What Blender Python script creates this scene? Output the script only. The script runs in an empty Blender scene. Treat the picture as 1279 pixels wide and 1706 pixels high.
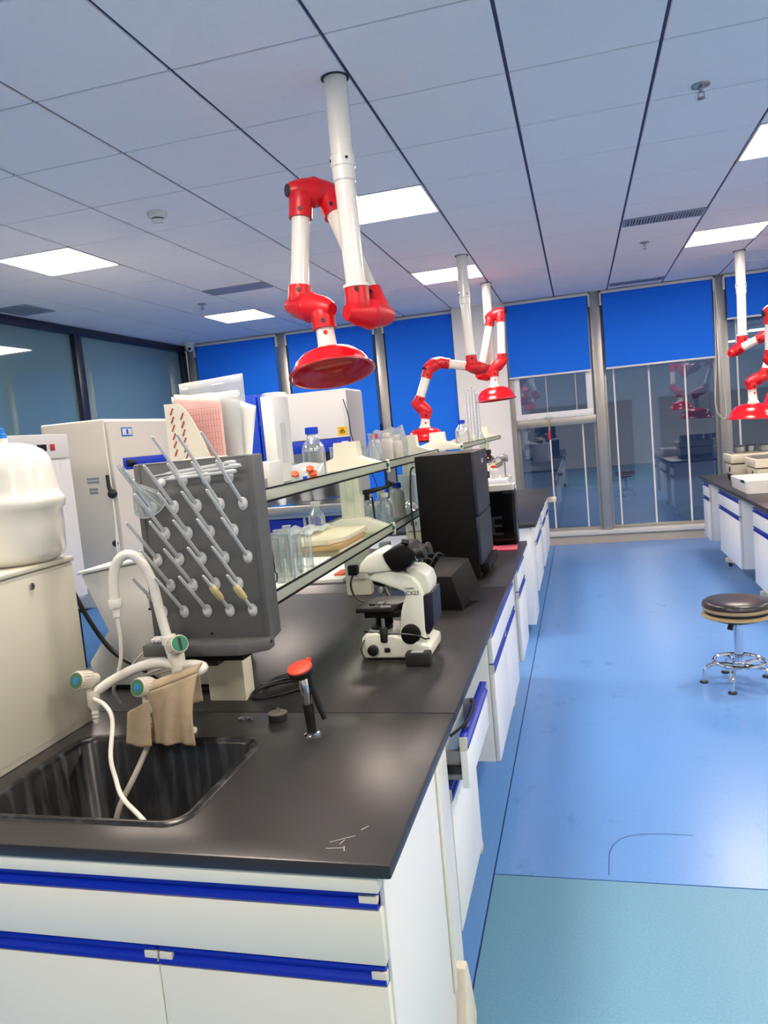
import bpy, bmesh, math, random
from mathutils import Vector, Matrix
random.seed(7)
SC = bpy.context.scene
COL = SC.collection
PI = math.pi

# ------------------------------------------------------------------ camera
RW = [[0.96475014, 0.24667265, -0.09170485], [-0.06346139, -0.12011981, -0.99072897], [-0.2554013, 0.96162562, -0.10023141]]
cam_d = bpy.data.cameras.new('camera'); cam = bpy.data.objects.new('camera', cam_d); COL.objects.link(cam)
cam_d.sensor_fit = 'AUTO'; cam_d.sensor_width = 36.0; cam_d.lens = 26.6993
cam_d.clip_start = 0.02; cam_d.clip_end = 200
r_, d_, f_ = [Vector(v) for v in RW]
m3 = Matrix((r_, -d_, -f_)).transposed()
cam.matrix_world = Matrix.Translation((0, 0, 1.52)) @ m3.to_4x4()
SC.camera = cam

# ------------------------------------------------------------------ world, exposure
SC.view_settings.view_transform = 'Standard'
SC.view_settings.look = 'None'
SC.view_settings.gamma = 1.0
SC.view_settings.use_curve_mapping = False
SC.view_settings.exposure = 1.95
PANEL_STRENGTH = 11.0
W = bpy.data.worlds.new('world'); SC.world = W; W.use_nodes = True
W.node_tree.nodes['Background'].inputs[0].default_value = (0.44, 0.50, 0.58, 1)
W.node_tree.nodes['Background'].inputs[1].default_value = 0.8

# ------------------------------------------------------------------ materials
def lin(c):
    return tuple(((v/255)/12.92 if v/255 <= .04045 else ((v/255+.055)/1.055)**2.4) for v in c)
MATS = {}
def mat(name, rgb, rough=.5, metal=0.0, noise=0.0, nscale=20.0, bump=0.0, bscale=200.0, emit=0.0, spec=.5, coat=0.0, sss=0.0, alpha=None):
    m = bpy.data.materials.new(name); m.use_nodes = True
    nt = m.node_tree; b = nt.nodes['Principled BSDF']
    c = lin(rgb)
    b.inputs['Base Color'].default_value = (*c, 1)
    b.inputs['Roughness'].default_value = rough
    b.inputs['Metallic'].default_value = metal
    b.inputs['Specular IOR Level'].default_value = spec
    if coat: b.inputs['Coat Weight'].default_value = coat; b.inputs['Coat Roughness'].default_value = .08
    if noise:
        tc = nt.nodes.new('ShaderNodeTexCoord'); n = nt.nodes.new('ShaderNodeTexNoise')
        n.inputs['Scale'].default_value = nscale; n.inputs['Detail'].default_value = 5
        nt.links.new(tc.outputs['Object'], n.inputs['Vector'])
        mx = nt.nodes.new('ShaderNodeMix'); mx.data_type = 'RGBA'
        mx.inputs[6].default_value = (*[v*(1-noise) for v in c], 1)
        mx.inputs[7].default_value = (*[min(1, v*(1+noise)) for v in c], 1)
        nt.links.new(n.outputs['Fac'], mx.inputs[0]); nt.links.new(mx.outputs[2], b.inputs['Base Color'])
    if bump:
        tc = nt.nodes.new('ShaderNodeTexCoord'); n = nt.nodes.new('ShaderNodeTexNoise')
        n.inputs['Scale'].default_value = bscale; n.inputs['Detail'].default_value = 3
        nt.links.new(tc.outputs['Object'], n.inputs['Vector'])
        bp = nt.nodes.new('ShaderNodeBump'); bp.inputs['Strength'].default_value = bump; bp.inputs['Distance'].default_value = .003
        nt.links.new(n.outputs['Fac'], bp.inputs['Height']); nt.links.new(bp.outputs[0], b.inputs['Normal'])
    if emit:
        b.inputs['Emission Color'].default_value = (*c, 1); b.inputs['Emission Strength'].default_value = emit
    if alpha is not None: b.inputs['Alpha'].default_value = alpha
    MATS[name] = m; return m
def glass(name, tint, refl=.06, edge=.5, rough=.02, haze=0.0, hazecol=(235, 240, 240)):
    """thin-walled glass: tinted see-through, mirror reflection growing to the rim"""
    m = bpy.data.materials.new(name); m.use_nodes = True
    nt = m.node_tree; nt.nodes.remove(nt.nodes['Principled BSDF'])
    out = nt.nodes['Material Output']
    t = nt.nodes.new('ShaderNodeBsdfTransparent'); t.inputs[0].default_value = (*lin(tint), 1)
    g = nt.nodes.new('ShaderNodeBsdfGlossy'); g.inputs['Roughness'].default_value = rough; g.inputs[0].default_value = (.95, .97, 1, 1)
    lw = nt.nodes.new('ShaderNodeLayerWeight'); lw.inputs[0].default_value = .3
    mr = nt.nodes.new('ShaderNodeMapRange'); mr.inputs[3].default_value = refl; mr.inputs[4].default_value = edge
    nt.links.new(lw.outputs['Facing'], mr.inputs[0])
    mx = nt.nodes.new('ShaderNodeMixShader'); nt.links.new(mr.outputs[0], mx.inputs[0])
    nt.links.new(t.outputs[0], mx.inputs[1]); nt.links.new(g.outputs[0], mx.inputs[2])
    last = mx
    if haze:
        d = nt.nodes.new('ShaderNodeBsdfDiffuse'); d.inputs[0].default_value = (*lin(hazecol), 1)
        m2 = nt.nodes.new('ShaderNodeMixShader'); m2.inputs[0].default_value = haze
        nt.links.new(mx.outputs[0], m2.inputs[1]); nt.links.new(d.outputs[0], m2.inputs[2]); last = m2
    nt.links.new(last.outputs[0], out.inputs[0])
    MATS[name] = m; return m

mat('tile', (247, 241, 238), .85, bump=.25, bscale=160, noise=.03, nscale=60)
mat('tee', (52, 62, 100), .5, .2)
mat('white_wall', (232, 232, 228), .7)
mat('rear_wall', (232, 226, 216), .8)
mat('blue_floor', (98, 148, 212), .27, noise=.10, nscale=90, spec=.5, bump=.03, bscale=6)
nt = MATS['blue_floor'].node_tree; b_ = nt.nodes['Principled BSDF']; src = b_.inputs['Base Color'].links[0].from_socket
tc = nt.nodes.new('ShaderNodeTexCoord'); mp = nt.nodes.new('ShaderNodeMapping'); mp.inputs['Scale'].default_value = (2.4, 1.5, 1)
nz = nt.nodes.new('ShaderNodeTexNoise'); nz.inputs['Scale'].default_value = 2.2; nz.inputs['Detail'].default_value = 9; nz.inputs['Roughness'].default_value = .62
cr = nt.nodes.new('ShaderNodeValToRGB'); cr.color_ramp.elements[0].position = .60; cr.color_ramp.elements[0].color = (1, 1, 1, 1); cr.color_ramp.elements[1].position = .72; cr.color_ramp.elements[1].color = (.72, .76, .82, 1)
mu = nt.nodes.new('ShaderNodeMix'); mu.data_type = 'RGBA'; mu.blend_type = 'MULTIPLY'; mu.inputs[0].default_value = 1
nt.links.new(tc.outputs['Object'], mp.inputs[0]); nt.links.new(mp.outputs[0], nz.inputs['Vector']); nt.links.new(nz.outputs['Fac'], cr.inputs[0])
nt.links.new(src, mu.inputs[6]); nt.links.new(cr.outputs[0], mu.inputs[7]); nt.links.new(mu.outputs[2], b_.inputs['Base Color'])
mat('blue_floor_edge', (96, 146, 206), .33, noise=.10, nscale=90, bump=.03, bscale=6)
mat('teal_floor', (98, 150, 178), .45, noise=.2, nscale=140)
mat('seam', (24, 60, 122), .6)
mat('alu', (176, 174, 168), .38, .75)
mat('alu_white', (214, 216, 214), .4, .2)
mat('sill', (206, 206, 200), .45)
mat('sill_base', (182, 174, 160), .55)
mat('blind', (0, 114, 240), .8, noise=.04, nscale=400)
mat('dark_frame', (40, 46, 62), .35, .4)
mat('steel', (178, 178, 176), .28, .95)
mat('chrome', (225, 225, 228), .08, 1)
mat('worktop', (44, 43, 43), .34, noise=.12, nscale=14, bump=.03, bscale=120, spec=.48)
mat('worktop_edge', (46, 62, 66), .4)
m = mat('sinkblack', (14, 15, 16), .3, noise=.0, nscale=30, spec=.55)
nt = m.node_tree; tc = nt.nodes.new('ShaderNodeTexCoord'); mp = nt.nodes.new('ShaderNodeMapping'); mp.inputs['Scale'].default_value = (38, 38, 4)
nz = nt.nodes.new('ShaderNodeTexNoise'); nz.inputs['Scale'].default_value = 1.0; nz.inputs['Detail'].default_value = 6
cr = nt.nodes.new('ShaderNodeValToRGB'); cr.color_ramp.elements[0].position = .5; cr.color_ramp.elements[0].color = (.004, .0045, .005, 1); cr.color_ramp.elements[1].position = .78; cr.color_ramp.elements[1].color = (.06, .066, .07, 1)
nt.links.new(tc.outputs['Object'], mp.inputs[0]); nt.links.new(mp.outputs[0], nz.inputs['Vector']); nt.links.new(nz.outputs['Fac'], cr.inputs[0]); nt.links.new(cr.outputs[0], nt.nodes['Principled BSDF'].inputs['Base Color'])
mat('plug_top', (112, 106, 92), .6)
mat('cab_white', (238, 240, 238), .35)
mat('cab_cream', (234, 233, 214), .38)
mat('frame_cream', (222, 216, 198), .45)
mat('handle_blue', (2, 44, 176), .25, .25)
mat('blue_panel', (6, 52, 190), .35)
mat('clip_cream', (216, 216, 200), .5)
mat('rack_cream', (232, 230, 208), .45)
mat('arm_white', (232, 229, 219), .2, coat=.4)
mat('arm_red', (206, 16, 30), .38, spec=.45)
mat('hood_red', (214, 8, 22), .22, coat=.25)
mat('black', (14, 14, 15), .45)
mat('black_soft', (26, 26, 28), .7)
mat('black_gloss', (10, 10, 12), .12)
mat('black_matte', (9, 9, 10), .6, spec=.2)
mat('navy', (32, 37, 48), .4)
mat('peg_board', (92, 94, 94), .42, noise=.05, nscale=8)
mat('peg', (206, 208, 208), .3)
mat('peg_base', (218, 220, 218), .35)
mat('oven', (216, 212, 198), .4)
mat('oven_edge', (240, 236, 222), .4)
mat('purifier', (208, 206, 190), .4)
mat('plastic_white', (226, 224, 213), .25, coat=.25)
mat('device_white', (226, 226, 220), .4)
mat('bsc_white', (230, 230, 226), .35)
mat('bsc_side', (150, 154, 160), .4)
mat('cap_blue', (6, 62, 190), .4)
mat('cap_sky', (30, 120, 205), .4)
mat('cap_red', (206, 26, 40), .4)
mat('green', (20, 120, 88), .4)
mat('knob_green', (70, 120, 84), .4)
mat('knob_blue', (52, 132, 200), .4)
mat('knob_grey', (206, 202, 188), .5)
mat('towel', (176, 158, 130), .95, noise=.16, nscale=40, bump=.8, bscale=500)
mat('pink_sheet', (240, 196, 188), .6, noise=.18, nscale=7)
mat('pink_line', (196, 110, 108), .7)
mat('paper', (238, 238, 234), .7)
mat('file_cream', (222, 220, 204), .5)
mat('slot_red', (170, 66, 66), .7)
mat('foam', (240, 240, 232), .8)
mat('tan_box', (196, 160, 108), .6)
mat('tan_light', (226, 214, 184), .6)
mat('mint', (160, 214, 196), .5)
mat('orange', (224, 92, 44), .5)
mat('scope_white', (226, 230, 216), .32)
mat('scope_blue', (15, 20, 42), .4)
mat('stool_top', (44, 38, 44), .3, noise=.2, nscale=12)
mat('stool_tan', (176, 152, 108), .6)
mat('amber', (48, 20, 10), .12)
mat('label_cream', (226, 216, 190), .7)
mat('sign_yellow', (240, 190, 10), .5)
mat('display', (14, 20, 34), .2)
mat('plate_pink', (196, 84, 104), .5)
mat('vent_grey', (150, 156, 168), .5)
mat('vent_dark', (40, 44, 54), .7)
mat('grey_label', (146, 150, 156), .6)
mat('mark', (176, 176, 170), .5)
mat('orange_cap', (236, 62, 34), .5)
mat('hot_cream', (216, 210, 190), .45)
mat('outside_wall', (112, 118, 126), .8, noise=.15, nscale=1.5)
mat('outside_dark', (46, 58, 78), .3)
mat('outside_ground', (52, 70, 100), .8)
mat('rubber_yellow', (222, 206, 150), .6)
mat('hose_dirty', (170, 164, 150), .5)
mat('stool_seam', (20, 18, 18), .6)
mat('foil', (200, 202, 206), .3, .9)
glass('window_glass', (206, 220, 236), .13, .6, .0)
glass('partition_glass', (150, 176, 182), .16, .6, .03, haze=.55, hazecol=(120, 158, 166))
glass('shelf_glass', (232, 244, 238), .07, .45, .02, haze=.04, hazecol=(210, 228, 220))
glass('edge_glass', (226, 236, 226), .08, .5, .05, haze=.4, hazecol=(226, 228, 212))
glass('lab_glass', (250, 252, 252), .06, .8, .04, haze=.09)
glass('bag_film', (238, 240, 242), .1, .6, .12, haze=.4)
glass('clear_plastic', (236, 238, 238), .08, .7, .12, haze=.42)
glass('water', (196, 214, 212), .05, .5, .02)
m = mat('panel_light', (255, 236, 219), .5, emit=PANEL_STRENGTH)

# ------------------------------------------------------------------ mesh helpers
class MB:
    def __init__(s): s.v = []; s.f = []
    def add(s, vs, fs):
        o = len(s.v); s.v += [tuple(v) for v in vs]; s.f += [tuple(i+o for i in f) for f in fs]; return s
    def box(s, x0, x1, y0, y1, z0, z1):
        if x0 > x1: x0, x1 = x1, x0
        if y0 > y1: y0, y1 = y1, y0
        if z0 > z1: z0, z1 = z1, z0
        vs = [(x, y, z) for z in (z0, z1) for y in (y0, y1) for x in (x0, x1)]
        return s.add(vs, [(0, 2, 3, 1), (4, 5, 7, 6), (0, 1, 5, 4), (2, 6, 7, 3), (0, 4, 6, 2), (1, 3, 7, 5)])
    def prism(s, poly, a0, a1, plane='xz'):
        """polygon extruded from a0 to a1 along the missing axis"""
        n = len(poly)
        def P(p, a):
            return {'xz': (p[0], a, p[1]), 'yz': (a, p[0], p[1]), 'xy': (p[0], p[1], a)}[plane]
        vs = [P(p, a0) for p in poly] + [P(p, a1) for p in poly]
        fs = [tuple(range(n)), tuple(range(2*n-1, n-1, -1))] + [(i, i+n, (i+1) % n+n, (i+1) % n) for i in range(n)]
        return s.add(vs, fs)
    def lathe(s, prof, c=(0, 0, 0), axis=(0, 0, 1), n=20, cap=True):
        a = Vector(axis).normalized(); t = Vector((1, 0, 0)) if abs(a.x) < .9 else Vector((0, 1, 0))
        u = a.cross(t).normalized(); w = a.cross(u); c = Vector(c)
        vs = []; fs = []
        for (r, z) in prof:
            for k in range(n):
                th = 2*PI*k/n
                vs.append(c + a*z + (u*math.cos(th)+w*math.sin(th))*max(r, 1e-5))
        for i in range(len(prof)-1):
            for k in range(n):
                k2 = (k+1) % n
                fs.append((i*n+k, i*n+k2, (i+1)*n+k2, (i+1)*n+k))
        if cap:
            fs.append(tuple(range(n-1, -1, -1))); b = (len(prof)-1)*n; fs.append(tuple(range(b, b+n)))
        return s.add(vs, fs)
    def cyl(s, p, q, r, n=16, r2=None):
        p = Vector(p); q = Vector(q); L = (q-p).length
        return s.lathe([(r, 0), (r if r2 is None else r2, L)], p, q-p, n)
    def tube(s, pts, r, n=10):
        pts = [Vector(p) for p in pts]; m_ = len(pts)
        rs = r if isinstance(r, (list, tuple)) else [r]*m_
        t0 = (pts[1]-pts[0]).normalized()
        u = t0.orthogonal().normalized(); vs = []; fs = []
        for i, p in enumerate(pts):
            t = (pts[min(i+1, m_-1)]-pts[max(i-1, 0)]).normalized()
            u = (u - t*u.dot(t)); u = u.normalized() if u.length > 1e-6 else t.orthogonal().normalized()
            w = t.cross(u)
            for k in range(n):
                th = 2*PI*k/n; vs.append(p+(u*math.cos(th)+w*math.sin(th))*rs[i])
        for i in range(m_-1):
            for k in range(n):
                k2 = (k+1) % n; fs.append((i*n+k, i*n+k2, (i+1)*n+k2, (i+1)*n+k))
        fs.append(tuple(range(n-1, -1, -1))); b = (m_-1)*n; fs.append(tuple(range(b, b+n)))
        return s.add(vs, fs)
    def ring(s, c, R, r, n=28, k=8, axis=(0, 0, 1)):
        a = Vector(axis).normalized(); u = a.orthogonal().normalized(); w = a.cross(u); c = Vector(c); vs = []; fs = []
        for i in range(n):
            th = 2*PI*i/n; d = u*math.cos(th)+w*math.sin(th)
            for j in range(k):
                ph = 2*PI*j/k; vs.append(c+d*(R+r*math.cos(ph))+a*(r*math.sin(ph)))
        for i in range(n):
            for j in range(k):
                i2 = (i+1) % n; j2 = (j+1) % k; fs.append((i*k+j, i2*k+j, i2*k+j2, i*k+j2))
        return s.add(vs, fs)
    def grid(s, fn, nu, nv):
        vs = [fn(i/nu, j/nv) for j in range(nv+1) for i in range(nu+1)]
        fs = [(j*(nu+1)+i, j*(nu+1)+i+1, (j+1)*(nu+1)+i+1, (j+1)*(nu+1)+i) for j in range(nv) for i in range(nu)]
        return s.add(vs, fs)
    def mesh(s, name, bevel=0, seg=2, off=(0, 0, 0), smooth=True, ang=35):
        me = bpy.data.meshes.new(name)
        me.from_pydata([(v[0]-off[0], v[1]-off[1], v[2]-off[2]) for v in s.v], [], s.f)
        bm = bmesh.new(); bm.from_mesh(me)
        bmesh.ops.recalc_face_normals(bm, faces=bm.faces)
        if bevel:
            es = [e for e in bm.edges if len(e.link_faces) == 2 and e.calc_face_angle(0) > .6]
            bmesh.ops.bevel(bm, geom=es, offset=bevel, segments=seg, affect='EDGES', profile=.5, clamp_overlap=True)
        bm.to_mesh(me); bm.free()
        if smooth:
            for p in me.polygons: p.use_smooth = True
            me.set_sharp_from_angle(angle=math.radians(ang))
        return me
    def build(s, name, mt, parent=None, bevel=0, seg=2, label=None, thick=0, ang=35, kind=None):
        off = Vector((0, 0, 0)); p = parent
        while p is not None: off += p.location; p = p.parent
        me = s.mesh(name, bevel, seg, off, True, ang)
        me.materials.append(MATS[mt])
        o = bpy.data.objects.new(name, me); COL.objects.link(o)
        if parent is not None: o.parent = parent
        if thick:
            md = o.modifiers.new('thickness', 'SOLIDIFY'); md.thickness = thick; md.offset = 0
        if label: o['label'] = label
        if kind: o['kind'] = kind
        return o
def B(*a): return MB().box(*a)
def spline(pts, n=6):
    pts = [Vector(p) for p in pts]; out = []
    for i in range(len(pts)-1):
        p0 = pts[max(i-1, 0)]; p1 = pts[i]; p2 = pts[i+1]; p3 = pts[min(i+2, len(pts)-1)]
        for k in range(n):
            t = k/n
            out.append(.5*((2*p1)+(-p0+p2)*t+(2*p0-5*p1+4*p2-p3)*t*t+(-p0+3*p1-3*p2+p3)*t**3))
    out.append(pts[-1]); return out
def thing(name, label, cat, loc=(0, 0, 0), group=None):
    o = bpy.data.objects.new(name, None); COL.objects.link(o); o.location = loc; o.empty_display_size = .05
    o['label'] = label; o['category'] = cat
    if group: o['group'] = group
    return o
def tag(o, label, cat, group=None):
    o['label'] = label; o['category'] = cat
    if group: o['group'] = group
    return o
def struct(o): o['kind'] = 'structure'; return o
def sempty(name, loc=(0, 0, 0)):
    o = bpy.data.objects.new(name, None); COL.objects.link(o); o.location = loc; o['kind'] = 'structure'; return o
def share(me, name, loc, parent, rot=None, scale=None):
    o = bpy.data.objects.new(name, me); COL.objects.link(o); o.parent = parent
    off = Vector((0, 0, 0)); p = parent
    while p is not None: off += p.location; p = p.parent
    o.location = Vector(loc)-off
    if rot: o.rotation_euler = rot
    if scale: o.scale = scale
    return o
def copy_thing(root, loc, label=None, rotz=None):
    r = root.copy(); COL.objects.link(r); r.location = loc
    if rotz is not None: r.rotation_euler = (0, 0, rotz)
    if label: r['label'] = label
    for ch in list(root.children):
        c = ch.copy(); COL.objects.link(c); c.parent = r
        for g in ch.children:
            d = g.copy(); COL.objects.link(d); d.parent = c
    return r
def text(name, body, size, loc, rot, mt, parent, extrude=.0004):
    cu = bpy.data.curves.new(name, 'FONT'); cu.body = body; cu.size = size; cu.extrude = extrude; cu.align_x = 'CENTER'; cu.align_y = 'CENTER'
    t = bpy.data.objects.new(name, cu); COL.objects.link(t)
    dg = bpy.context.evaluated_depsgraph_get(); me = bpy.data.meshes.new_from_object(t.evaluated_get(dg))
    bpy.data.objects.remove(t); bpy.data.curves.remove(cu)
    me.materials.clear(); me.materials.append(MATS[mt])
    o = bpy.data.objects.new(name, me); COL.objects.link(o); o.parent = parent
    off = Vector((0, 0, 0)); p = parent
    while p is not None: off += p.location; p = p.parent
    o.location = Vector(loc)-off; o.rotation_euler = rot
    return o

# ================================================================== SETTING
CZ = 2.948                      # ceiling height
GX, GY = -.7952, 2.7422         # a crossing of the ceiling grid, tiles are 0.6 m
XL, XR, YN, YB = -5.1, 5.2, -4.5, 9.4
T = .82                         # worktop height

# ---- floor: vinyl sheets with seams
floor = struct(B(XL-2.5, XR+.1, YN-.1, YB+.4, -.06, -.004).build('floor', 'seam'))
def sheet(x0, x1, y0, y1, mt): B(x0, x1, y0, y1, -.006, 0).build('vinyl_sheet', mt, floor)
SX = -.379
sheet(SX+.003, XR, 2.443, YB, 'blue_floor')
sheet(SX+.003, XR, YN, 2.437, 'teal_floor')
sheet(-2.2, SX-.003, YN, YB, 'blue_floor_edge')
sheet(XL-2.4, -2.206, YN, YB, 'blue_floor')

ap = spline([(.0, 2.47, 0), (.01, 2.62, 0), (.06, 2.71, 0), (.16, 2.745, 0), (.30, 2.745, 0)], 8); am = MB()
for q0, q1 in zip(ap, ap[1:]):
    n_ = Vector((-(q1-q0).y, (q1-q0).x, 0)).normalized()*.0015; z_ = Vector((0, 0, .0006))
    am.add([q0+n_+z_, q0-n_+z_, q1-n_+z_, q1+n_+z_], [(0, 1, 2, 3)])
am.build('scored_arc', 'seam', floor)
# ---- ceiling: grid backing, tiles
ceil = struct(B(XL-.1, XR+.1, YN-.1, YB+.25, CZ+.01, CZ+.06).build('ceiling', 'tee'))
LIGHTS = [(-5, 3), (-1, 3), (3, 3), (-5, 8), (-1, 7), (3, 7), (-5, -2), (-1, -2), (3, -2), (-5, -6), (-1, -6), (3, -6), (7, 3), (7, 7), (7, -2), (7, -6)]  # entries after the first six: unseen panels added for brightness, loosely continuing the layout
gx0 = -8; gx1 = 10; gj0 = -12; gj1 = 11
tile_me = B(-.2925, .2925, -.2955, .2955, -.012, .012).mesh('ceiling_tile', .003, 1); tile_me.materials.append(MATS['tile'])
far_tiles = MB()
VENTS = {(2, 5): (0, .30), (2, 10): (0, .22), (-4, 6): (0, .30)}
for i in range(gx0, gx1):
    for j in range(gj0, gj1+1):
        if (i, j) in LIGHTS: continue
        cx, cy = GX+.6*(i+.5), GY+.6*(j+.5)
        x0, x1 = max(cx-.2925, XL), min(cx+.2925, XR); y0, y1 = max(cy-.2955, YN), min(cy+.2955, YB-.02)
        if x1-x0 < .02 or y1-y0 < .02: continue
        if (i, j) in VENTS:
            pass
        full = (x1-x0 > .584) and (y1-y0 > .588)
        if j < -3:
            far_tiles.box(x0, x1, y0, y1, CZ, CZ+.012)
        elif full: share(tile_me, 'ceiling_tile', (cx, cy, CZ+.012), ceil)
        else: B(x0, x1, y0, y1, CZ, CZ+.024).build('ceiling_tile', 'tile', ceil)
far_tiles.build('tile_field', 'tile', ceil, kind='stuff')
# ceiling lights
names = {(-5, 3): 'square ceiling light panel nearest the left glass partition', (-1, 3): 'square ceiling light panel behind the nearest fume arm',
         (3, 3): 'square ceiling light panel cut by the right picture edge', (-5, 8): 'small far ceiling light panel left of the nearest fume arm',
         (-1, 7): 'far ceiling light panel crossed by a white fume arm pole', (3, 7): 'ceiling light panel above the right bench fume arm'}
lp = None
for (i, j) in LIGHTS:
    cx, cy = GX+.6*(i+.5), GY+.6*(j+.5)
    t = thing('ceiling_light', names.get((i, j), 'unseen square ceiling light panel added to brighten the room'), 'light', (cx, cy, CZ), 'flat light panels in the ceiling')
    if lp is None:
        f = MB()
        for (a, b, c, d) in ((-.298, .298, -.298, -.286), (-.298, .298, .286, .298), (-.298, -.286, -.286, .286), (.286, .298, -.286, .286)):
            f.box(cx+a, cx+b, cy+c, cy+d, CZ-.002, CZ+.02)
        fo = f.build('frame', 'alu_white', t); do = B(cx-.286, cx+.286, cy-.286, cy+.286, CZ+.002, CZ+.012).build('diffuser', 'panel_light', t); lp = (fo.data, do.data)
    else:
        share(lp[0], 'frame', (cx, cy, CZ), t); share(lp[1], 'diffuser', (cx, cy, CZ), t)

# ---- back wall: mullions, sill, panes
sill = sempty('wall_back', (0, YB, 0))
B(XL, XR, 9.36, 9.62, 0, .105).build('plinth', 'sill_base', sill)
B(XL, XR, 9.34, 9.62, .105, .153).build('sill_ledge', 'sill', sill, .004)
B(XL, XR, 9.47, 9.62, CZ-.06, CZ+.02).build('head_rail', 'alu', sill)
MUL = [-4.95, -3.645, -2.345, .255, 1.605, 2.95, 4.3]
for k, x in enumerate(MUL):
    struct(B(x-.055, x+.055, 9.37, 9.60, .153, CZ).build('trim_%d' % (k+1), 'alu', None, .004))
col_ = struct(B(-1.40, -.79, 9.25, 9.75, 0, CZ).build('wall_column', 'white_wall'))
B(-.79, -.735, 9.37, 9.6, .153, CZ).build('edge_profile', 'alu', sill)
def window(n, x0, x1):
    w = sempty('window_%d' % n, ((x0+x1)/2, 9.5, .153))
    B(x0, x1, 9.505, 9.517, .19, CZ-.06).build('pane', 'window_glass', w)
    f = MB(); f.box(x0, x1, 9.48, 9.54, .153, .19); f.box(x0, x0+.03, 9.48, 9.54, .19, CZ-.06); f.box(x1-.03, x1, 9.48, 9.54, .19, CZ-.06)
    f.build('window_frame', 'alu', w, .002)
    if n > 4:
        for k in range(3): B(x0+.107+.394*k, x0+.125+.394*k, 9.494, 9.5045, .19, CZ-.06).build('glazing_strip', 'bsc_white', w)
    return w
window(1, -4.895, -3.70); window(2, -3.59, -2.40); window(3, -2.29, -1.40)
window(5, .31, 1.55); window(6, 1.66, 2.895); window(7, 3.005, 4.245)
w4 = sempty('window_4', (-.27, 9.5, .153))
B(-.735, .2, 9.505, 9.517, .19, 1.44).build('pane', 'window_glass', w4)
f = MB(); f.box(-.735, .2, 9.48, 9.54, .153, .19); f.box(-.735, -.705, 9.48, 9.54, .19, CZ-.06); f.box(.17, .2, 9.48, 9.54, .19, CZ-.06); f.build('window_frame', 'alu', w4)
B(-.735, .2, 9.39, 9.55, 1.44, 1.535).build('transom', 'alu', w4, .003)
for x in (-.745+.01, -.362, .028): B(x, x+.018, 9.494, 9.5045, .19, 1.44).build('glazing_strip', 'bsc_white', w4)
for x in (-.362, -.02): B(x, x+.012, 9.398, 9.4045, 1.61, 2.65).build('sash_strip', 'alu', w4)
f = MB(); f.box(-.735, .175, 9.38, 9.44, 1.535, 1.61); f.box(.105, .175, 9.38, 9.44, 1.61, 2.72); f.box(-.735, -.665, 9.38, 9.44, 1.61, 2.72); f.box(-.735, .175, 9.38, 9.44, 2.65, 2.72)
f.build('sash', 'cab_white', w4, .004)
B(-.665, .105, 9.405, 9.415, 1.61, 2.65).build('sash_pane', 'window_glass', w4)
h = MB(); h.box(-.40, -.30, 9.355, 9.38, 1.545, 1.565); h.box(-.36, -.34, 9.345, 9.38, 1.53, 1.6); h.build('window_latch', 'alu_white', w4, .003)
t = thing('window_tassel', 'small red tassel hanging from the window latch on a cord', 'tassel', (-.352, 9.36, 1.3))
MB().tube([(-.352, 9.365, 1.53), (-.354, 9.365, 1.40)], .006, 6).build('cord', 'tan_box', t)
MB().lathe([(.006, 0), (.017, .01), (.015, .1), (.006, .12)], (-.354, 9.365, 1.28), n=10).build('tassel', 'cap_red', t)

# roller blinds
def blind(x0, x1, zb, label, chain=False):
    t = thing('roller_blind', label, 'blind', ((x0+x1)/2, 9.33, zb), 'blue roller blinds on the window wall')
    B(x0-.02, x1+.02, 9.335, 9.375, CZ-.045, CZ-.008).build('cassette', 'bsc_white', t, .004)
    MB().cyl((x0, 9.345, CZ-.065), (x1, 9.345, CZ-.065), .025).build('roller', 'blind', t)
    B(x0, x1, 9.3335, 9.3365, zb+.02, CZ-.06).build('blind_fabric', 'blind', t)
    B(x0-.005, x1+.005, 9.325, 9.345, zb, zb+.022).build('bottom_bar', 'alu_white', t, .003)
    f = MB(); f.box(x0-.035, x0-.012, 9.33, 9.37, CZ-.17, CZ-.03); f.box(x1+.012, x1+.035, 9.33, 9.37, CZ-.17, CZ-.03); f.build('bracket', 'alu_white', t)
    if chain:
        pts = spline([(x1+.02, 9.32, CZ-.1), (x1+.01, 9.32, 2.0), (x1-.02, 9.32, 1.55), (x1+.03, 9.32, 1.38), (x1+.09, 9.32, 1.42), (x1+.06, 9.32, 2.0), (x1+.035, 9.32, CZ-.1)])
        MB().tube(pts, .006, 6).build('pull_chain', 'alu_white', t)
blind(-4.85, -3.73, .45, 'long blue roller blind next to the glass partition corner')
blind(-3.55, -2.43, .45, 'long blue roller blind between the two leftmost grey mullions behind the red hood')
blind(-2.26, -1.42, .45, 'long blue roller blind left of the white column')
blind(-.77, .17, 2.04, 'blue roller blind half lowered over the casement with the red tassel')
blind(.345, 1.515, 2.04, 'wide blue roller blind above the large clear window pane', True)
blind(1.665, 2.86, 2.44, 'short blue roller blind behind the right bench fume arms')
blind(3.04, 4.2, 2.44, 'short blue roller blind past the right picture edge')

# outside the glass
og = struct(B(-14, 14, 9.62, 30, -3.2, -3.0).build('ground_outside', 'outside_ground'))
ow = sempty('wall_outside', (0, 15, -3))
B(-14, 14, 15, 15.4, -3, 9).build('facade', 'outside_wall', ow)
wb = B(-.95, .95, -.03, .03, -.75, .75).mesh('facade_window'); wb.materials.append(MATS['outside_dark'])
for zz in (-1.4, 1.0, 3.6, 6.2):
    for k in range(-5, 6): share(wb, 'facade_window', (k*2.4, 14.98, zz), ow)

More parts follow.
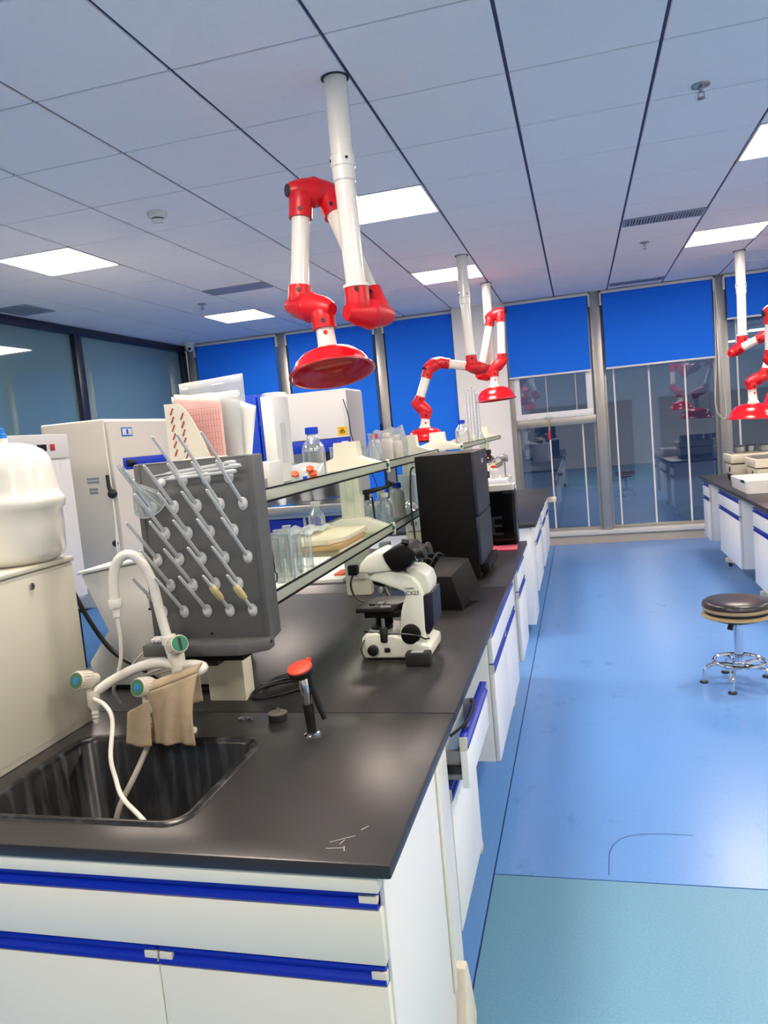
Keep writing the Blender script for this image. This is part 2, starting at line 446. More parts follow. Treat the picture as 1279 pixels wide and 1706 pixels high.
# ---- left glass partition
wl = sempty('wall_left', (XL, 3, 0))
B(XL-.05, XL+.05, YN, YB, CZ-.085, CZ).build('top_frame', 'dark_frame', wl, .004)
B(XL-.05, XL+.05, YN, YB, 0, .1).build('bottom_frame', 'dark_frame', wl)
PY = [-2.5, -.1, 2.3, 4.7, 7.12, 9.36]
for y in PY: B(XL-.05, XL+.06, y-.06, y+.06, .1, CZ-.08).build('post', 'dark_frame', wl, .006)
for a, b in zip([YN]+PY, PY): B(XL-.006, XL+.006, a+.06, b-.06, .1, CZ-.085).build('pane', 'partition_glass', wl)
B(XL-2.5, XL-2.4, YN, YB+.3, 0, CZ).build('far_wall', 'rear_wall', wl)
B(XL-2.5, XL-.06, YB+.2, YB+.3, 0, CZ).build('far_wall_end', 'rear_wall', wl)
B(XL-2.5, XL-.06, YN-.1, YB+.3, CZ, CZ+.05).build('far_ceiling', 'rear_wall', wl)
B(XL-2.5, XL-.06, YN-.1, YN, 0, CZ).build('far_wall_rear', 'rear_wall', wl)
struct(B(XR, XR+.1, YN, YB+.3, 0, CZ).build('wall_right', 'rear_wall'))
struct(B(XL-2.5, XR+.1, YN-.1, YN, 0, CZ).build('wall_rear', 'rear_wall'))

# ---- ceiling fittings
def vent(x0, x1, y0, y1, label, along='x', n=26):
    t = thing('ceiling_vent', label, 'vent', ((x0+x1)/2, (y0+y1)/2, CZ-.012), 'air vents in the ceiling')
    f = MB(); e = .018
    f.box(x0, x1, y0, y0+e, CZ-.010, CZ-.001); f.box(x0, x1, y1-e, y1, CZ-.010, CZ-.001); f.box(x0, x0+e, y0+e, y1-e, CZ-.010, CZ-.001); f.box(x1-e, x1, y0+e, y1-e, CZ-.010, CZ-.001)
    f.build('frame', 'vent_grey', t, .002)
    B(x0+e, x1-e, y0+e, y1-e, CZ-.003, CZ-.001).build('backing', 'vent_dark', t)
    me = None
    for k in range(n):
        if along == 'x':
            x = x0+e+(x1-x0-2*e)*(k+.5)/n; w = (x1-x0)/n*.28; o_ = B(x-w, x+w, y0+e, y1-e, CZ-.009, CZ-.003)
        else:
            y = y0+e+(y1-y0-2*e)*(k+.5)/n; w = (y1-y0)/n*.3; o_ = B(x0+e, x1-e, y-w, y+w, CZ-.009, CZ-.003)
        o_.build('slat', 'vent_grey', t)
vent(.415, .995, 6.15, 6.36, 'slatted air vent in the ceiling over the aisle, nearer one')
vent(.42, 1.0, 8.97, 9.12, 'thin air vent in the ceiling beside the blue blinds, farther one', n=20)
vent(-3.18, -2.59, 6.36, 6.60, 'dark air vent in the ceiling left of the nearest fume arm', along='y', n=8)
vent(-4.98, -4.62, 5.85, 6.25, 'grey square air vent beside the glass partition top', along='y', n=8)
def sprinkler(x, y, label):
    t = thing('sprinkler', label, 'sprinkler', (x, y, CZ), 'ceiling sprinkler heads')
    MB().lathe([(.042, 0), (.040, -.006), (.022, -.014), (.010, -.016)], (x, y, CZ), n=18).build('rosette', 'steel', t)
    m_ = MB(); m_.cyl((x, y, CZ-.014), (x, y, CZ-.032), .009); m_.cyl((x-.012, y, CZ-.03), (x-.012, y, CZ-.055), .003, 6); m_.cyl((x+.012, y, CZ-.03), (x+.012, y, CZ-.055), .003, 6)
    m_.build('body', 'steel', t)
    MB().lathe([(.004, -.05), (.018, -.056), (.018, -.059), (.004, -.06)], (x, y, CZ), n=12).build('deflector', 'steel', t)
sprinkler(.622, 3.86, 'metal sprinkler head in the ceiling at upper right, nearest one')
sprinkler(.633, 7.05, 'small sprinkler head between the two ceiling vents over the aisle')
sprinkler(-3.46, 6.9, 'small sprinkler head above the small far ceiling light panel on the left')
t = thing('smoke_detector', 'round cream smoke detector on the ceiling left of the nearest fume arm', 'detector', (-2.33, 4.2, CZ))
MB().lathe([(.058, 0), (.058, -.015), (.052, -.028), (.040, -.034)], (-2.33, 4.2, CZ), n=24).build('base', 'plastic_white', t)
MB().lathe([(.033, -.034), (.033, -.042)], (-2.33, 4.2, CZ), n=20).build('sensing_gap', 'vent_dark', t)
MB().lathe([(.036, -.042), (.032, -.055), (.012, -.06)], (-2.33, 4.2, CZ), n=20).build('cap', 'plastic_white', t)
t = thing('security_camera', 'white dome camera in the corner of partition and blinds', 'camera', (-4.86, 9.2, CZ))
MB().lathe([(.075, 0), (.075, -.03), (.05, -.045)], (-4.86, 9.2, CZ), n=20).build('mount', 'plastic_white', t)
MB().lathe([(.055, -.04), (.06, -.06), (.05, -.09), (.025, -.108), (.004, -.112)], (-4.86, 9.2, CZ), n=20).build('dome', 'plastic_white', t)
MB().cyl((-4.84, 9.16, CZ-.075), (-4.83, 9.13, CZ-.085), .02).build('lens', 'black', t)

# ================================================================== FUME ARMS
def fume_arm(label, pole, S1, S2, T2, T3, B3, B4, hood_top, hood_rim, hood_n, r=.042, hr=.171, js=.84):
    x, y = pole
    t = thing('fume_arm', label, 'fume arm', (x, y, CZ), 'red and white fume extraction arms')
    MB().lathe([(.05, -.003), (.057, -.003), (.057, 0.0), (.05, 0)], (x, y, CZ), n=24).build('ceiling_collar', 'vent_dark', t)
    MB().cyl((x, y, CZ), (x, y, 2.64), r*1.1, 24).build('pole', 'arm_white', t)
    o = MB().lathe([(r*1.1, .10), (r*1.22, .095), (r*1.22, .055), (r*1.12, .05), (r*1.12, .0), (r, -.005)], (x, y, 2.55), n=24).build('sleeve', 'arm_white', t)
    for a in range(4): MB().cyl((x+math.cos(a*1.57+.6)*r*1.2, y+math.sin(a*1.57+.6)*r*1.2, 2.627), (x+math.cos(a*1.57+.6)*r*1.27, y+math.sin(a*1.57+.6)*r*1.27, 2.627), .006, 8).build('bolt', 'black', o)
    S1 = Vector(S1); S2 = Vector(S2); T2 = Vector(T2); T3 = Vector(T3); B3 = Vector(B3); B4 = Vector(B4); HT = Vector(hood_top)
    top = Vector((x, y, 2.56)); dn = (S1-top).normalized()
    MB().cyl(top, S1-dn*.08, r, 24).build('lower_pole', 'arm_white', t)
    MB().lathe([(r*.98, 0), (r*1.3, 0), (r*1.3, .012), (r*.98, .014)], S1-dn*.115, dn, 24).build('rim_ring', 'arm_white', t)
    def joint(A, Bp, da, db, capped=False, sl=.115):
        ax = (Bp-A); L = ax.length; a = ax.normalized(); e = .05*js; sl = sl*js
        R1 = r*(1.2 if js == 1 else 1.12)
        m_ = MB().lathe([(.022, -e-.012), (.031, -e-.012), (.035, -e), (R1*.98, -.015), (R1*1.22, L*.44), (R1*1.27, L*.45), (R1*1.27, L*.55), (R1*1.22, L*.56), (R1*.98, L+.015), (.035, L+e), (.027, L+e+.010)], A, a, 24)
        for P, d in ((A, da), (Bp, db)):
            m_.lathe([(R1*.9, 0), (R1*1.05, .02), (R1, .05), (R1, sl)], P, d, 20)
        jo = m_.build('joint', 'arm_red', t, ang=40)
        if capped: MB().cyl(Bp+a*(e+.008), Bp+a*(e+.016), .026, 16).build('end_cap', 'vent_dark', jo)
        for P, d in ((A, da), (Bp, db)):
            c = Vector((.25, -1, 0)); q = (c-d*c.dot(d)).normalized()
            MB().cyl(P+d*(sl-.025)+q*R1*.97, P+d*(sl-.025)+q*(R1+.004), .009, 10).build('screw', 'black', jo)
    d12 = (T2-S2).normalized(); d34 = (B3-T3).normalized(); d45 = (HT-B4).normalized()
    joint(S1, S2, -dn, d12)
    MB().cyl(S2+d12*.08*js, T2-d12*.08*js, r*.93, 22).build('arm_tube', 'arm_white', t)
    joint(T2, T3, -d12, d34, True)
    MB().cyl(T3+d34*.08*js, B3-d34*.06*js, r*.93, 22).build('arm_tube', 'arm_white', t)
    joint(B3, B4, -d34, d45, False, .085)
    L = (HT-B4).length
    st = MB().lathe([(r*.9, .06), (r*.95, L*.85), (r*1.3, L)], B4, d45, 22).build('stem', 'arm_white', t)
    q = (Vector((.3, -1, 0)) - d45*Vector((.3, -1, 0)).dot(d45)).normalized()
    MB().cyl(B4+d45*.108+q*r*.88, B4+d45*.108+q*(r*.9+.006), .009, 12).build('stem_button', 'arm_red', st)
    n_ = Vector(hood_n).normalized(); H = (Vector(hood_rim)-HT).length
    prof_o = [(r*1.25, 0), (hr*.50, H*.06), (hr*.70, H*.2), (hr*.83, H*.42), (hr*.91, H*.66), (hr*.955, H*.88), (hr*1.0, H*.93), (hr*1.04, H*.97), (hr*1.04, H*1.02), (hr*1.0, H*1.04), (hr*.93, H*.98), (hr*.88, H*.68), (hr*.8, H*.45), (hr*.66, H*.24), (hr*.4, H*.12), (.02, H*.1)]
    ho = MB().lathe(prof_o, HT, n_, 40, cap=False).build('hood', 'hood_red', t, ang=60)
    MB().lathe([(.004, H*.1), (.008, H*.1), (.008, H*.2), (.002, H*.22)], HT+n_*H*.02, n_, 12).build('damper_pin', 'hood_red', ho)
    return t
fume_arm('nearest red and white fume arm, hood hanging over the drying rack', (-.852, 3.07), (-.842, 3.07, 2.025), (-.775, 3.15, 2.02), (-1.0, 3.28, 2.585), (-1.085, 3.2, 2.585), (-1.125, 3.15, 2.10), (-1.01, 3.1, 2.07), (-.997, 3.090, 1.888), (-.980, 3.065, 1.797), (.15, -.22, -.965), hr=.176, js=1)
fume_arm('second fume arm, bent sideways in front of the white column', (-.862, 6.525), (-.845, 6.52, 2.02), (-.77, 6.62, 2.01), (-1.14, 6.58, 2.10), (-1.21, 6.5, 2.06), (-1.325, 6.45, 1.75), (-1.255, 6.42, 1.70), (-1.275, 6.42, 1.55), (-1.28, 6.41, 1.44), (.0, -.05, -1))
fume_arm('farthest fume arm before the white column, hood level', (-.823, 7.92), (-.835, 7.92, 2.03), (-.93, 7.8, 2.03), (-.785, 7.8, 2.60), (-.68, 7.75, 2.62), (-.70, 7.72, 2.14), (-.785, 7.7, 2.07), (-.79, 7.7, 1.895), (-.788, 7.7, 1.765), (.04, -.02, -1), hr=.195)
fume_arm('fume arm over the right bench with its whole pole in view', (1.575, 8.09), (1.565, 8.09, 2.05), (1.46, 7.98, 2.0), (1.74, 7.86, 2.12), (1.80, 7.8, 2.10), (1.68, 7.8, 1.74), (1.56, 7.75, 1.70), (1.57, 7.75, 1.50), (1.575, 7.75, 1.36), (-.05, 0, -1), hr=.215)
fume_arm('fume arm at the right picture edge, in front of another arm', (1.62, 6.53), (1.62, 6.53, 2.05), (1.60, 6.43, 2.02), (1.52, 6.42, 2.20), (1.44, 6.4, 2.18), (1.43, 6.4, 1.82), (1.52, 6.38, 1.76), (1.53, 6.38, 1.62), (1.535, 6.38, 1.5), (.05, 0, -1))
# ================================================================== BENCHES
HP = [(0, 0), (.016, 0), (.022, .006), (.020, .012), (.011, .018), (.012, .028), (.020, .032), (.018, .036), (0, .036)]   # pull profile
def pull_x(X, s, y0, y1, z0, parent):
    o = MB().prism([(X+s*a, z0+b) for a, b in HP], y0, y1, 'xz').build('pull_strip', 'handle_blue', parent)
    B(X, X+s*.02, y0-.0015, y0-.0001, z0+.001, z0+.035).build('pull_end', 'clip_cream', o); B(X, X+s*.02, y1+.0001, y1+.0015, z0+.001, z0+.035).build('pull_end', 'clip_cream', o)
    return o
def cabinet_x(label, X, s, y0, y1, group, depth=.5, z0=.24, pulled=0.0, doors=1):
    """cabinet whose fronts face s*X at plane X"""
    t = thing('base_cabinet', label, 'cabinet', (X-s*depth/2, (y0+y1)/2, z0), group)
    B(X-s*depth, X-s*.020, y0, y1, z0, T-.03).build('body', 'cab_white', t, .002)
    p = s*pulled
    dr = B(X-s*.018+p, X+p, y0+.002, y1-.002, .626, .724).build('drawer_front', 'cab_white', t, .002)
    pull_x(X-s*.018+p, s, y0+.004, y1-.004, .724, dr)
    if pulled:
        B(X-s*.1, X-s*.02+p, y0+.02, y0+.032, .64, .715).build('drawer_side', 'bsc_side', dr); B(X-s*.1, X-s*.02+p, y1-.032, y1-.02, .64, .715).build('drawer_side', 'bsc_side', dr)
        g = MB(); g.box(X-s*.1, X-s*.02+p, y0+.008, y0+.018, .66, .68); g.build('drawer_runner', 'black', dr)
    w = (y1-y0)/doors
    for k in range(doors):
        do = B(X-s*.018, X, y0+k*w+.002, y0+(k+1)*w-.002, z0+.002, .586).build('door', 'cab_white', t, .002)
        pull_x(X-s*.018, s, y0+k*w+.004, y0+(k+1)*w-.004, .586, do)
    return t
def bench_frame(label, x0, x1, y, foot, s=1):
    """cream steel C-frame: upright and a foot that reaches out under the cabinets"""
    t = thing('bench_frame', label, 'bench frame', ((x0+x1)/2, y, 0), 'cream steel bench frames')
    B(x0, x1, y-.025, y+.025, .05, T-.03).build('upright', 'frame_cream', t, .004)
    MB().prism([(x0, .03), (foot-s*.05, .03), (foot, .045), (foot, .075), (foot-s*.09, .11), (x0, .11)], y-.022, y+.022, 'xz').build('foot', 'frame_cream', t, .004)
    MB().cyl((foot-s*.04, y, 0), (foot-s*.04, y, .03), .018, 12).build('levelling_pad', 'black', t)
    MB().cyl((x0+.02, y, 0), (x0+.02, y, .03), .018, 12).build('levelling_pad', 'black', t)
XE = -.345; XW = -1.685
# worktop of the near island bench (hole for the sink)
wt = thing('worktop', 'black worktop of the near island bench carrying sink and microscope', 'worktop', (-1.0, 2.8, T-.028))
SKX0, SKX1, SKY0, SKY1 = -1.267, -.79, 1.232, 1.612
def slab_hole(x0, x1, y0, y1, hx0, hx1, hy0, hy1, z0, z1):
    o_ = [(x0, y0), (x1, y0), (x1, y1), (x0, y1)]; h = [(hx0, hy0), (hx1, hy0), (hx1, hy1), (hx0, hy1)]
    vs = [(*p, z) for z in (z0, z1) for p in o_+h]; fs = []
    for k in range(4):
        k2 = (k+1) % 4
        fs += [(k, k2, 4+k2, 4+k), (8+k, 12+k, 12+k2, 8+k2), (k, 8+k, 8+k2, k2), (4+k, 4+k2, 12+k2, 12+k)]
    return MB().add(vs, fs)
slab_hole(XW, XE, 1.129, 1.7995, SKX0, SKX1, SKY0, SKY1, T-.026, T).build('worktop_slab', 'worktop', wt, .005)
B(XW, XE, 1.8005, 3.27, T-.026, T).build('worktop_slab', 'worktop', wt, .003)
B(XW, XE, 3.271, 4.54, T-.026, T).build('worktop_slab', 'worktop', wt, .003)
sc = MB()
for (a, b, c, d) in ((-.47, 1.19, -.43, 1.215), (-.45, 1.185, -.445, 1.20), (-.47, 1.17, -.44, 1.175), (-.425, 1.235, -.415, 1.25), (-.44, 1.18, -.435, 1.165)):
    dx, dy = c-a, d-b; L_ = math.hypot(dx, dy); nx, ny = -dy/L_*.0007, dx/L_*.0007
    sc.add([(a+nx, b+ny, T+.0003), (a-nx, b-ny, T+.0003), (c-nx, d-ny, T+.0003), (c+nx, d+ny, T+.0003)], [(0, 1, 2, 3)])
sc.build('scratch', 'mark', wt)
# sink
sk = thing('sink', 'black moulded sink basin set into the near worktop', 'sink', ((SKX0+SKX1)/2, (SKY0+SKY1)/2, .52))
def rrect(x0, x1, y0, y1, r, n=6):
    pts = []
    for cx, cy, a0 in ((x1-r, y0+r, -90), (x1-r, y1-r, 0), (x0+r, y1-r, 90), (x0+r, y0+r, 180)):
        for k in range(n+1):
            a = math.radians(a0+90*k/n); pts.append((cx+r*math.cos(a), cy+r*math.sin(a)))
    return pts
def loft(rings, close_last=True):
    n = len(rings[0]); vs = [p for r in rings for p in r]; fs = []
    for i in range(len(rings)-1):
        for k in range(n): fs.append((i*n+k, i*n+(k+1) % n, (i+1)*n+(k+1) % n, (i+1)*n+k))
    if close_last: fs.append(tuple((len(rings)-1)*n+k for k in range(n)))
    return MB().add(vs, fs)
e = .018
rg = [[(x, y, T+.0005) for x, y in rrect(SKX0-e, SKX1+e, SKY0-e, SKY1+e, .05)], [(x, y, T+.005) for x, y in rrect(SKX0-e+.004, SKX1+e-.004, SKY0-e+.004, SKY1+e-.004, .05)],
      [(x, y, T+.005) for x, y in rrect(SKX0-.004, SKX1+.004, SKY0-.004, SKY1+.004, .045)], [(x, y, T-.006) for x, y in rrect(SKX0+.006, SKX1-.006, SKY0+.006, SKY1-.006, .04)],
      [(x, y, .60) for x, y in rrect(SKX0+.02, SKX1-.02, SKY0+.02, SKY1-.02, .04)], [(x, y, .565) for x, y in rrect(SKX0+.05, SKX1-.05, SKY0+.05, SKY1-.05, .04)]]
loft(rg).build('basin', 'sinkblack', sk, ang=50)
MB().lathe([(.035, 0), (.035, .004), (.028, .005), (.02, .003)], (-1.03, 1.42, .5655), n=20).build('drain', 'steel', sk)
# end unit with the sink
eu = thing('sink_cabinet', 'cream end cabinet with long blue pulls below the sink', 'cabinet', (-1.0, 1.46, .08))
B(-.386, -.37, 1.166, 1.775, .08, T-.028).build('side_panel', 'cab_white', eu, .002)
B(-1.66, -1.644, 1.166, 1.775, .08, T-.028).build('side_panel', 'cab_white', eu, .002)
B(-1.643, -.387, 1.76, 1.775, .08, T-.028).build('back_panel', 'cab_white', eu)
B(-1.643, -.387, 1.166, 1.759, .08, .096).build('bottom_panel', 'cab_white', eu)
B(-1.66, -.372, 1.136, 1.165, .764, T-.028).build('top_rail', 'cab_cream', eu, .002)
def pull_y(Yf, x0, x1, z0, parent):
    o = MB().prism([(Yf-a, z0+b) for a, b in HP], x0, x1, 'yz').build('pull_strip', 'handle_blue', parent); return o
dr = B(-1.66, -.374, 1.147, 1.165, .626, .726).build('drawer_front', 'cab_cream', eu, .002)
pull_y(1.165, -1.658, -.378, .726, dr)
B(-.412, -.378, 1.1465, 1.162, .730, .752).build('pull_clip', 'clip_cream', dr, .002)
for (a, b) in ((-1.66, -1.2375), (-1.2355, -.813), (-.811, -.374)):
    do = B(a, b, 1.147, 1.165, .09, .588).build('door', 'cab_cream', eu, .002); pull_y(1.165, a+.002, b-.002, .588, do)
    B(b-.028, b-.001, 1.1465, 1.162, .592, .614).build('pull_clip', 'clip_cream', do, .002)
    B(a+.001, a+.028, 1.1465, 1.162, .592, .614).build('pull_clip', 'clip_cream', do, .002)
B(-.3698, -.364, 1.625, 1.65, .20, T-.03).build('edge_strip', 'cab_cream', eu, .002)
MB().prism([(1.40, .02), (1.74, .02), (1.76, .05), (1.72, .17), (1.69, .24), (1.66, .24), (1.63, .10), (1.42, .08)], -.372, -.345, 'yz').build('foot_bracket', 'frame_cream', eu, .004)
MB().cyl((-.40, 1.60, 0), (-.40, 1.60, .08), .02, 12).build('levelling_pad', 'black', eu)
MB().cyl((-.40, 1.25, 0), (-.40, 1.25, .08), .02, 12).build('levelling_pad', 'black', eu)
MB().cyl((-1.6, 1.25, 0), (-1.6, 1.25, .08), .02, 12).build('levelling_pad', 'black', eu)
G1 = 'white base cabinets along the island benches'
cabinet_x('white base cabinet with its top drawer pulled open, behind the sink cabinet', -.37, 1, 1.79, 2.21, G1, pulled=.05)
cabinet_x('wide white base cabinet under the microscope and tall black case', -.37, 1, 2.79, 3.74, G1, doors=2)
cabinet_x('white base cabinet under the far end of the near bench', -.37, 1, 4.02, 4.50, G1)
# cable caught in the open drawer
tag(MB().tube(spline([(-.36, 1.80, .76), (-.325, 1.86, .775), (-.315, 1.92, .80), (-.33, 1.97, .79), (-.318, 1.93, .78), (-.33, 1.85, .765), (-.34, 1.82, .72)]), .004, 6).build('cable_end', 'black'), 'short black cable caught in the open drawer', 'cable')
bench_frame('cream bench foot showing past the open drawer cabinet', -1.05, -.98, 2.5, -.42)
bench_frame('cream bench frame below the far end of the near bench', -1.05, -.98, 3.9, -.42)
# bench two
wt2 = thing('worktop', 'grey black worktop of the far island bench near the window', 'worktop', (-1.0, 6.7, T-.026))
B(XW, -.34, 5.29, 8.1, T-.026, T).build('worktop_slab', 'worktop', wt2, .004)
ec = thing('end_panel_cabinet', 'white end cabinet of the far island bench beside the black device', 'cabinet', (-1.0, 5.5, .1))
B(-1.66, -.38, 5.31, 5.72, .1, T-.03).build('body', 'cab_white', ec, .002)
cabinet_x('white base cabinet on the near side of the far bench', -.37, 1, 5.76, 6.5, G1)
cabinet_x('white base cabinet in the middle of the far bench', -.37, 1, 6.75, 7.35, G1)
cabinet_x('white base cabinet of the far bench closest to the windows', -.37, 1, 7.5, 8.06, G1)
tag(B(-.352, -.27, 7.75, 7.79, .70, .75).build('cream_block', 'label_cream', None, .003), 'small cream block sticking out from the far bench cabinet', 'block')
# right bench
wt3 = thing('worktop', 'black worktop of the right bench holding cream hot plates', 'worktop', (1.8, 6.8, T-.028))
B(1.14, 2.5, 5.36, 8.27, T-.028, T).build('worktop_slab', 'worktop', wt3, .004)
G2 = 'white base cabinets along the right bench'
for (a, b, l) in ((7.88, 8.26, 'white base cabinet of the right bench closest to the windows'), (6.45, 7.36, 'white base cabinet in the middle of the right bench'), (5.42, 5.95, 'white base cabinet of the right bench closest to the stool')):
    cabinet_x(l, 1.17, -1, a, b, G2, z0=.20 if b > 7 else .2)
bench_frame('cream frame of the right bench between its far cabinets', 1.80, 1.87, 7.62, 1.25, -1)
bench_frame('cream frame of the right bench between its near cabinets', 1.80, 1.87, 6.2, 1.25, -1)

# ================================================================== REAGENT RACKS
U, L = 1.383, 1.105
def rack(label, ys, y0, y1, xc=-1.0, hw=.175, upper=U, lower=L, rubbers=True):
    t = thing('reagent_rack', label, 'shelf', (xc, (y0+y1)/2, T), 'glass shelf racks on the island benches')
    for y in ys:
        p = B(xc-.056, xc+.056, y, y+.06, T, 1.10).build('post', 'rack_cream', t, .003)
        B(xc-.046, xc+.046, y+.004, y+.056, 1.10, 1.435).build('post_upper', 'rack_cream', p, .003)
        f = MB(); f.box(xc-.02, xc-.014, y+.001, y+.004, 1.15, 1.36); f.box(xc+.014, xc+.02, y+.001, y+.004, 1.15, 1.36); f.build('post_groove', 'file_cream', p)
        MB().prism([(xc-hw-.025, upper-.012), (xc-hw-.025, upper+.012), (xc-.058, upper+.055), (xc-.052, 1.505), (xc+.052, 1.505), (xc+.058, upper+.055), (xc+hw, upper+.012), (xc+hw, upper-.012)], y-.004, y+.064, 'xz').build('upper_bracket', 'rack_cream', t, .003)
        MB().prism([(xc-hw-.025, lower-.012), (xc-hw-.025, lower+.012), (xc-.058, lower+.06), (xc+.058, lower+.06), (xc+hw, lower+.012), (xc+hw, lower-.012)], y-.003, y+.063, 'xz').build('lower_bracket', 'rack_cream', t, .003)
    seg = [y0]+[y+.03 for y in ys if y0+.2 < y < y1-.2]+[y1]
    for z, n_ in ((upper, 'upper'), (lower, 'lower')):
        for a, b in zip(seg, seg[1:]):
            g = MB(); g.box(xc-hw-.025, xc-.062, a+.002, b-.002, z-.010, z-.002); g.box(xc+.062, xc+hw, a+.002, b-.002, z-.010, z-.002); g.box(xc-.062, xc+.062, a+.07, b-.04, z-.010, z-.002)
            g.build('glass_shelf', 'shelf_glass', t)
            for sx in (-1, 1):
                X = xc+hw if sx > 0 else xc-hw-.025
                st = B(X, X+sx*.003, a+.004, b-.004, z-.008, z+.022).build('edge_guard', 'edge_glass', t)
                f = MB(); f.box(X-.001, X+sx*.0055, a+.004, b-.004, z+.021, z+.0255); f.box(X-.001, X+sx*.006, a+.004, b-.004, z-.014, z-.008); f.build('guard_rail', 'black_matte', st)
        for y in [y0]+[y+.03 for y in ys if y > y0+.2]:
            X = xc+hw
            c = B(X-.004, X+.012, y-.008, y+.008, z-.025, z+.03).build('shelf_clip', 'rack_cream', t, .002)
            MB().lathe([(.010, 0), (.010, .008), (.006, .013)], (X+.004, y-.008, z+.008), (0, -1, 0), 12).build('clip_knob', 'green', c)
    return t
rack('long two tier glass shelf rack on the near island bench', [1.88, 3.2, 4.45], 1.86, 4.51)
rack('two tier glass shelf rack on the far island bench', [5.44, 6.85, 8.15], 5.42, 8.22)
# ================================================================== DRYING RACK (peg board)
dk = thing('drying_rack', 'grey peg drying rack mounted on the near end of the glass shelf rack', 'drying rack', (-.965, 1.82, 1.0))
DX0, DX1, DY = -1.132, -.803, 1.77
pb = MB()
pb.box(DX0, DX1, DY, DY+.012, 1.03, 1.50); pb.build('face_panel', 'peg_board', dk, .003)
MB().prism([(DX1-.012, DY-.004), (DX1+.004, DY-.004), (DX1-.010, 1.868), (DX1-.022, 1.868)], 1.02, 1.502, 'xy').build('side_flange', 'peg_board', dk, .003)
MB().prism([(DX0-.004, DY-.004), (DX0+.012, DY-.004), (DX0+.012, 1.868), (DX0, 1.868)], 1.02, 1.502, 'xy').build('side_flange', 'peg_board', dk, .003)
B(DX0, DX1-.015, DY, 1.868, 1.495, 1.503).build('top_flange', 'peg_board', dk, .002)
B(DX0, DX1-.015, 1.862, 1.872, 1.03, 1.50).build('back_panel', 'peg_board', dk)
MB().prism([(DX0-.004, 1.705), (DX1-.06, 1.705), (DX1+.004, 1.75), (DX1+.004, 1.79), (DX0-.004, 1.79)], 1.002, 1.034, 'xy').build('drip_tray', 'peg_board', dk, .004)
B(DX0+.05, DX1-.06, 1.725, 1.86, .985, 1.003).build('tray_base', 'black_matte', dk)
B(-1.03, -.94, 1.73, 1.868, .97, .986).build('mounting_plate', 'black', dk)
MB().cyl((-.965, DY-.001, 1.045), (-.965, DY-.003, 1.045), .004, 10).build('drain_hole', 'black', dk)
MB().cyl((DX1+.003, 1.765, 1.022), (DX1+.006, 1.765, 1.022), .005, 10).build('side_screw', 'black', dk)
PEGS = [(-.997, 1.452), (-.931, 1.452), (-.867, 1.452), (-.836, 1.381), (-1.094, 1.385), (-1.03, 1.385), (-.965, 1.384), (-.9, 1.383), (-1.065, 1.317), (-1.0, 1.315), (-.936, 1.314), (-.87, 1.314), (-1.097, 1.248), (-1.033, 1.247), (-.968, 1.246), (-.904, 1.245), (-.839, 1.244), (-1.068, 1.178), (-1.003, 1.177), (-.938, 1.177), (-.873, 1.176), (-1.1, 1.108), (-1.038, 1.107), (-.971, 1.107), (-.906, 1.106), (-.842, 1.105)]
pg = MB()
pg.lathe([(.0001, .0), (.013, 0), (.0135, .003), (.011, .006), (.0085, .009), (.0055, .012)], (0, 0, 0), (0, -1, 0), 14)
for k in range(len(pg.v)): v = pg.v[k]; pg.v[k] = (v[0], v[1], v[2]*1.3)
rod = Vector((0, -.122, .116))
pg.tube([(0, -.006, .004), rod*.5, rod*.97, rod], [.0052, .0045, .004, .0022], 8)
pme = pg.mesh('peg', 0); pme.materials.append(MATS['peg'])
for (x, z) in PEGS: share(pme, 'peg', (x, DY, z), dk)
MB().lathe([(.0001, 0), (.012, 0), (.010, .006), (.005, .012)], (-1.059, DY, 1.45), (0, -1, 0), 12).build('peg_socket', 'peg_base', dk)
for n_, (x, z) in enumerate([(-.906, 1.106), (-.842, 1.105)]):
    a = Vector((x, DY, z)); d = rod.normalized()
    tag(MB().lathe([(.0052, .055), (.0085, .06), (.0095, .075), (.0095, .10), (.0075, .115), (.0052, .118)], a, d, 12).build('rubber_bulb', 'rubber_yellow'), ['pale yellow rubber sleeve on a bottom row peg, left one', 'pale yellow rubber sleeve on the bottom row rightmost peg'][n_], 'rubber sleeve', 'rubber sleeves on the pegs')
# funnel hung on a peg
a = Vector((-1.094, DY, 1.385)); d = rod.normalized()
fn = thing('glass_funnel', 'clear ribbed glass funnel hung on the upper left peg', 'funnel', a+d*.05)
MB().lathe([(.045, .018), (.044, .02), (.012, .085), (.008, .10), (.007, .175)], a, d, 24, cap=False).build('cone', 'lab_glass', fn, thick=.0015)
rb = MB()
rb.ring(a+d*.018, .045, .0016, 24, 6, d)
rb.build('rim', 'clear_plastic', fn)
u_ = d.orthogonal().normalized(); w_ = d.cross(u_)
for k in range(10):
    th = k*.628; e_ = u_*math.cos(th)+w_*math.sin(th)
    MB().tube([a+d*.02+e_*.044, a+d*.085+e_*.0125], .0011, 5).build('rib', 'clear_plastic', fn)
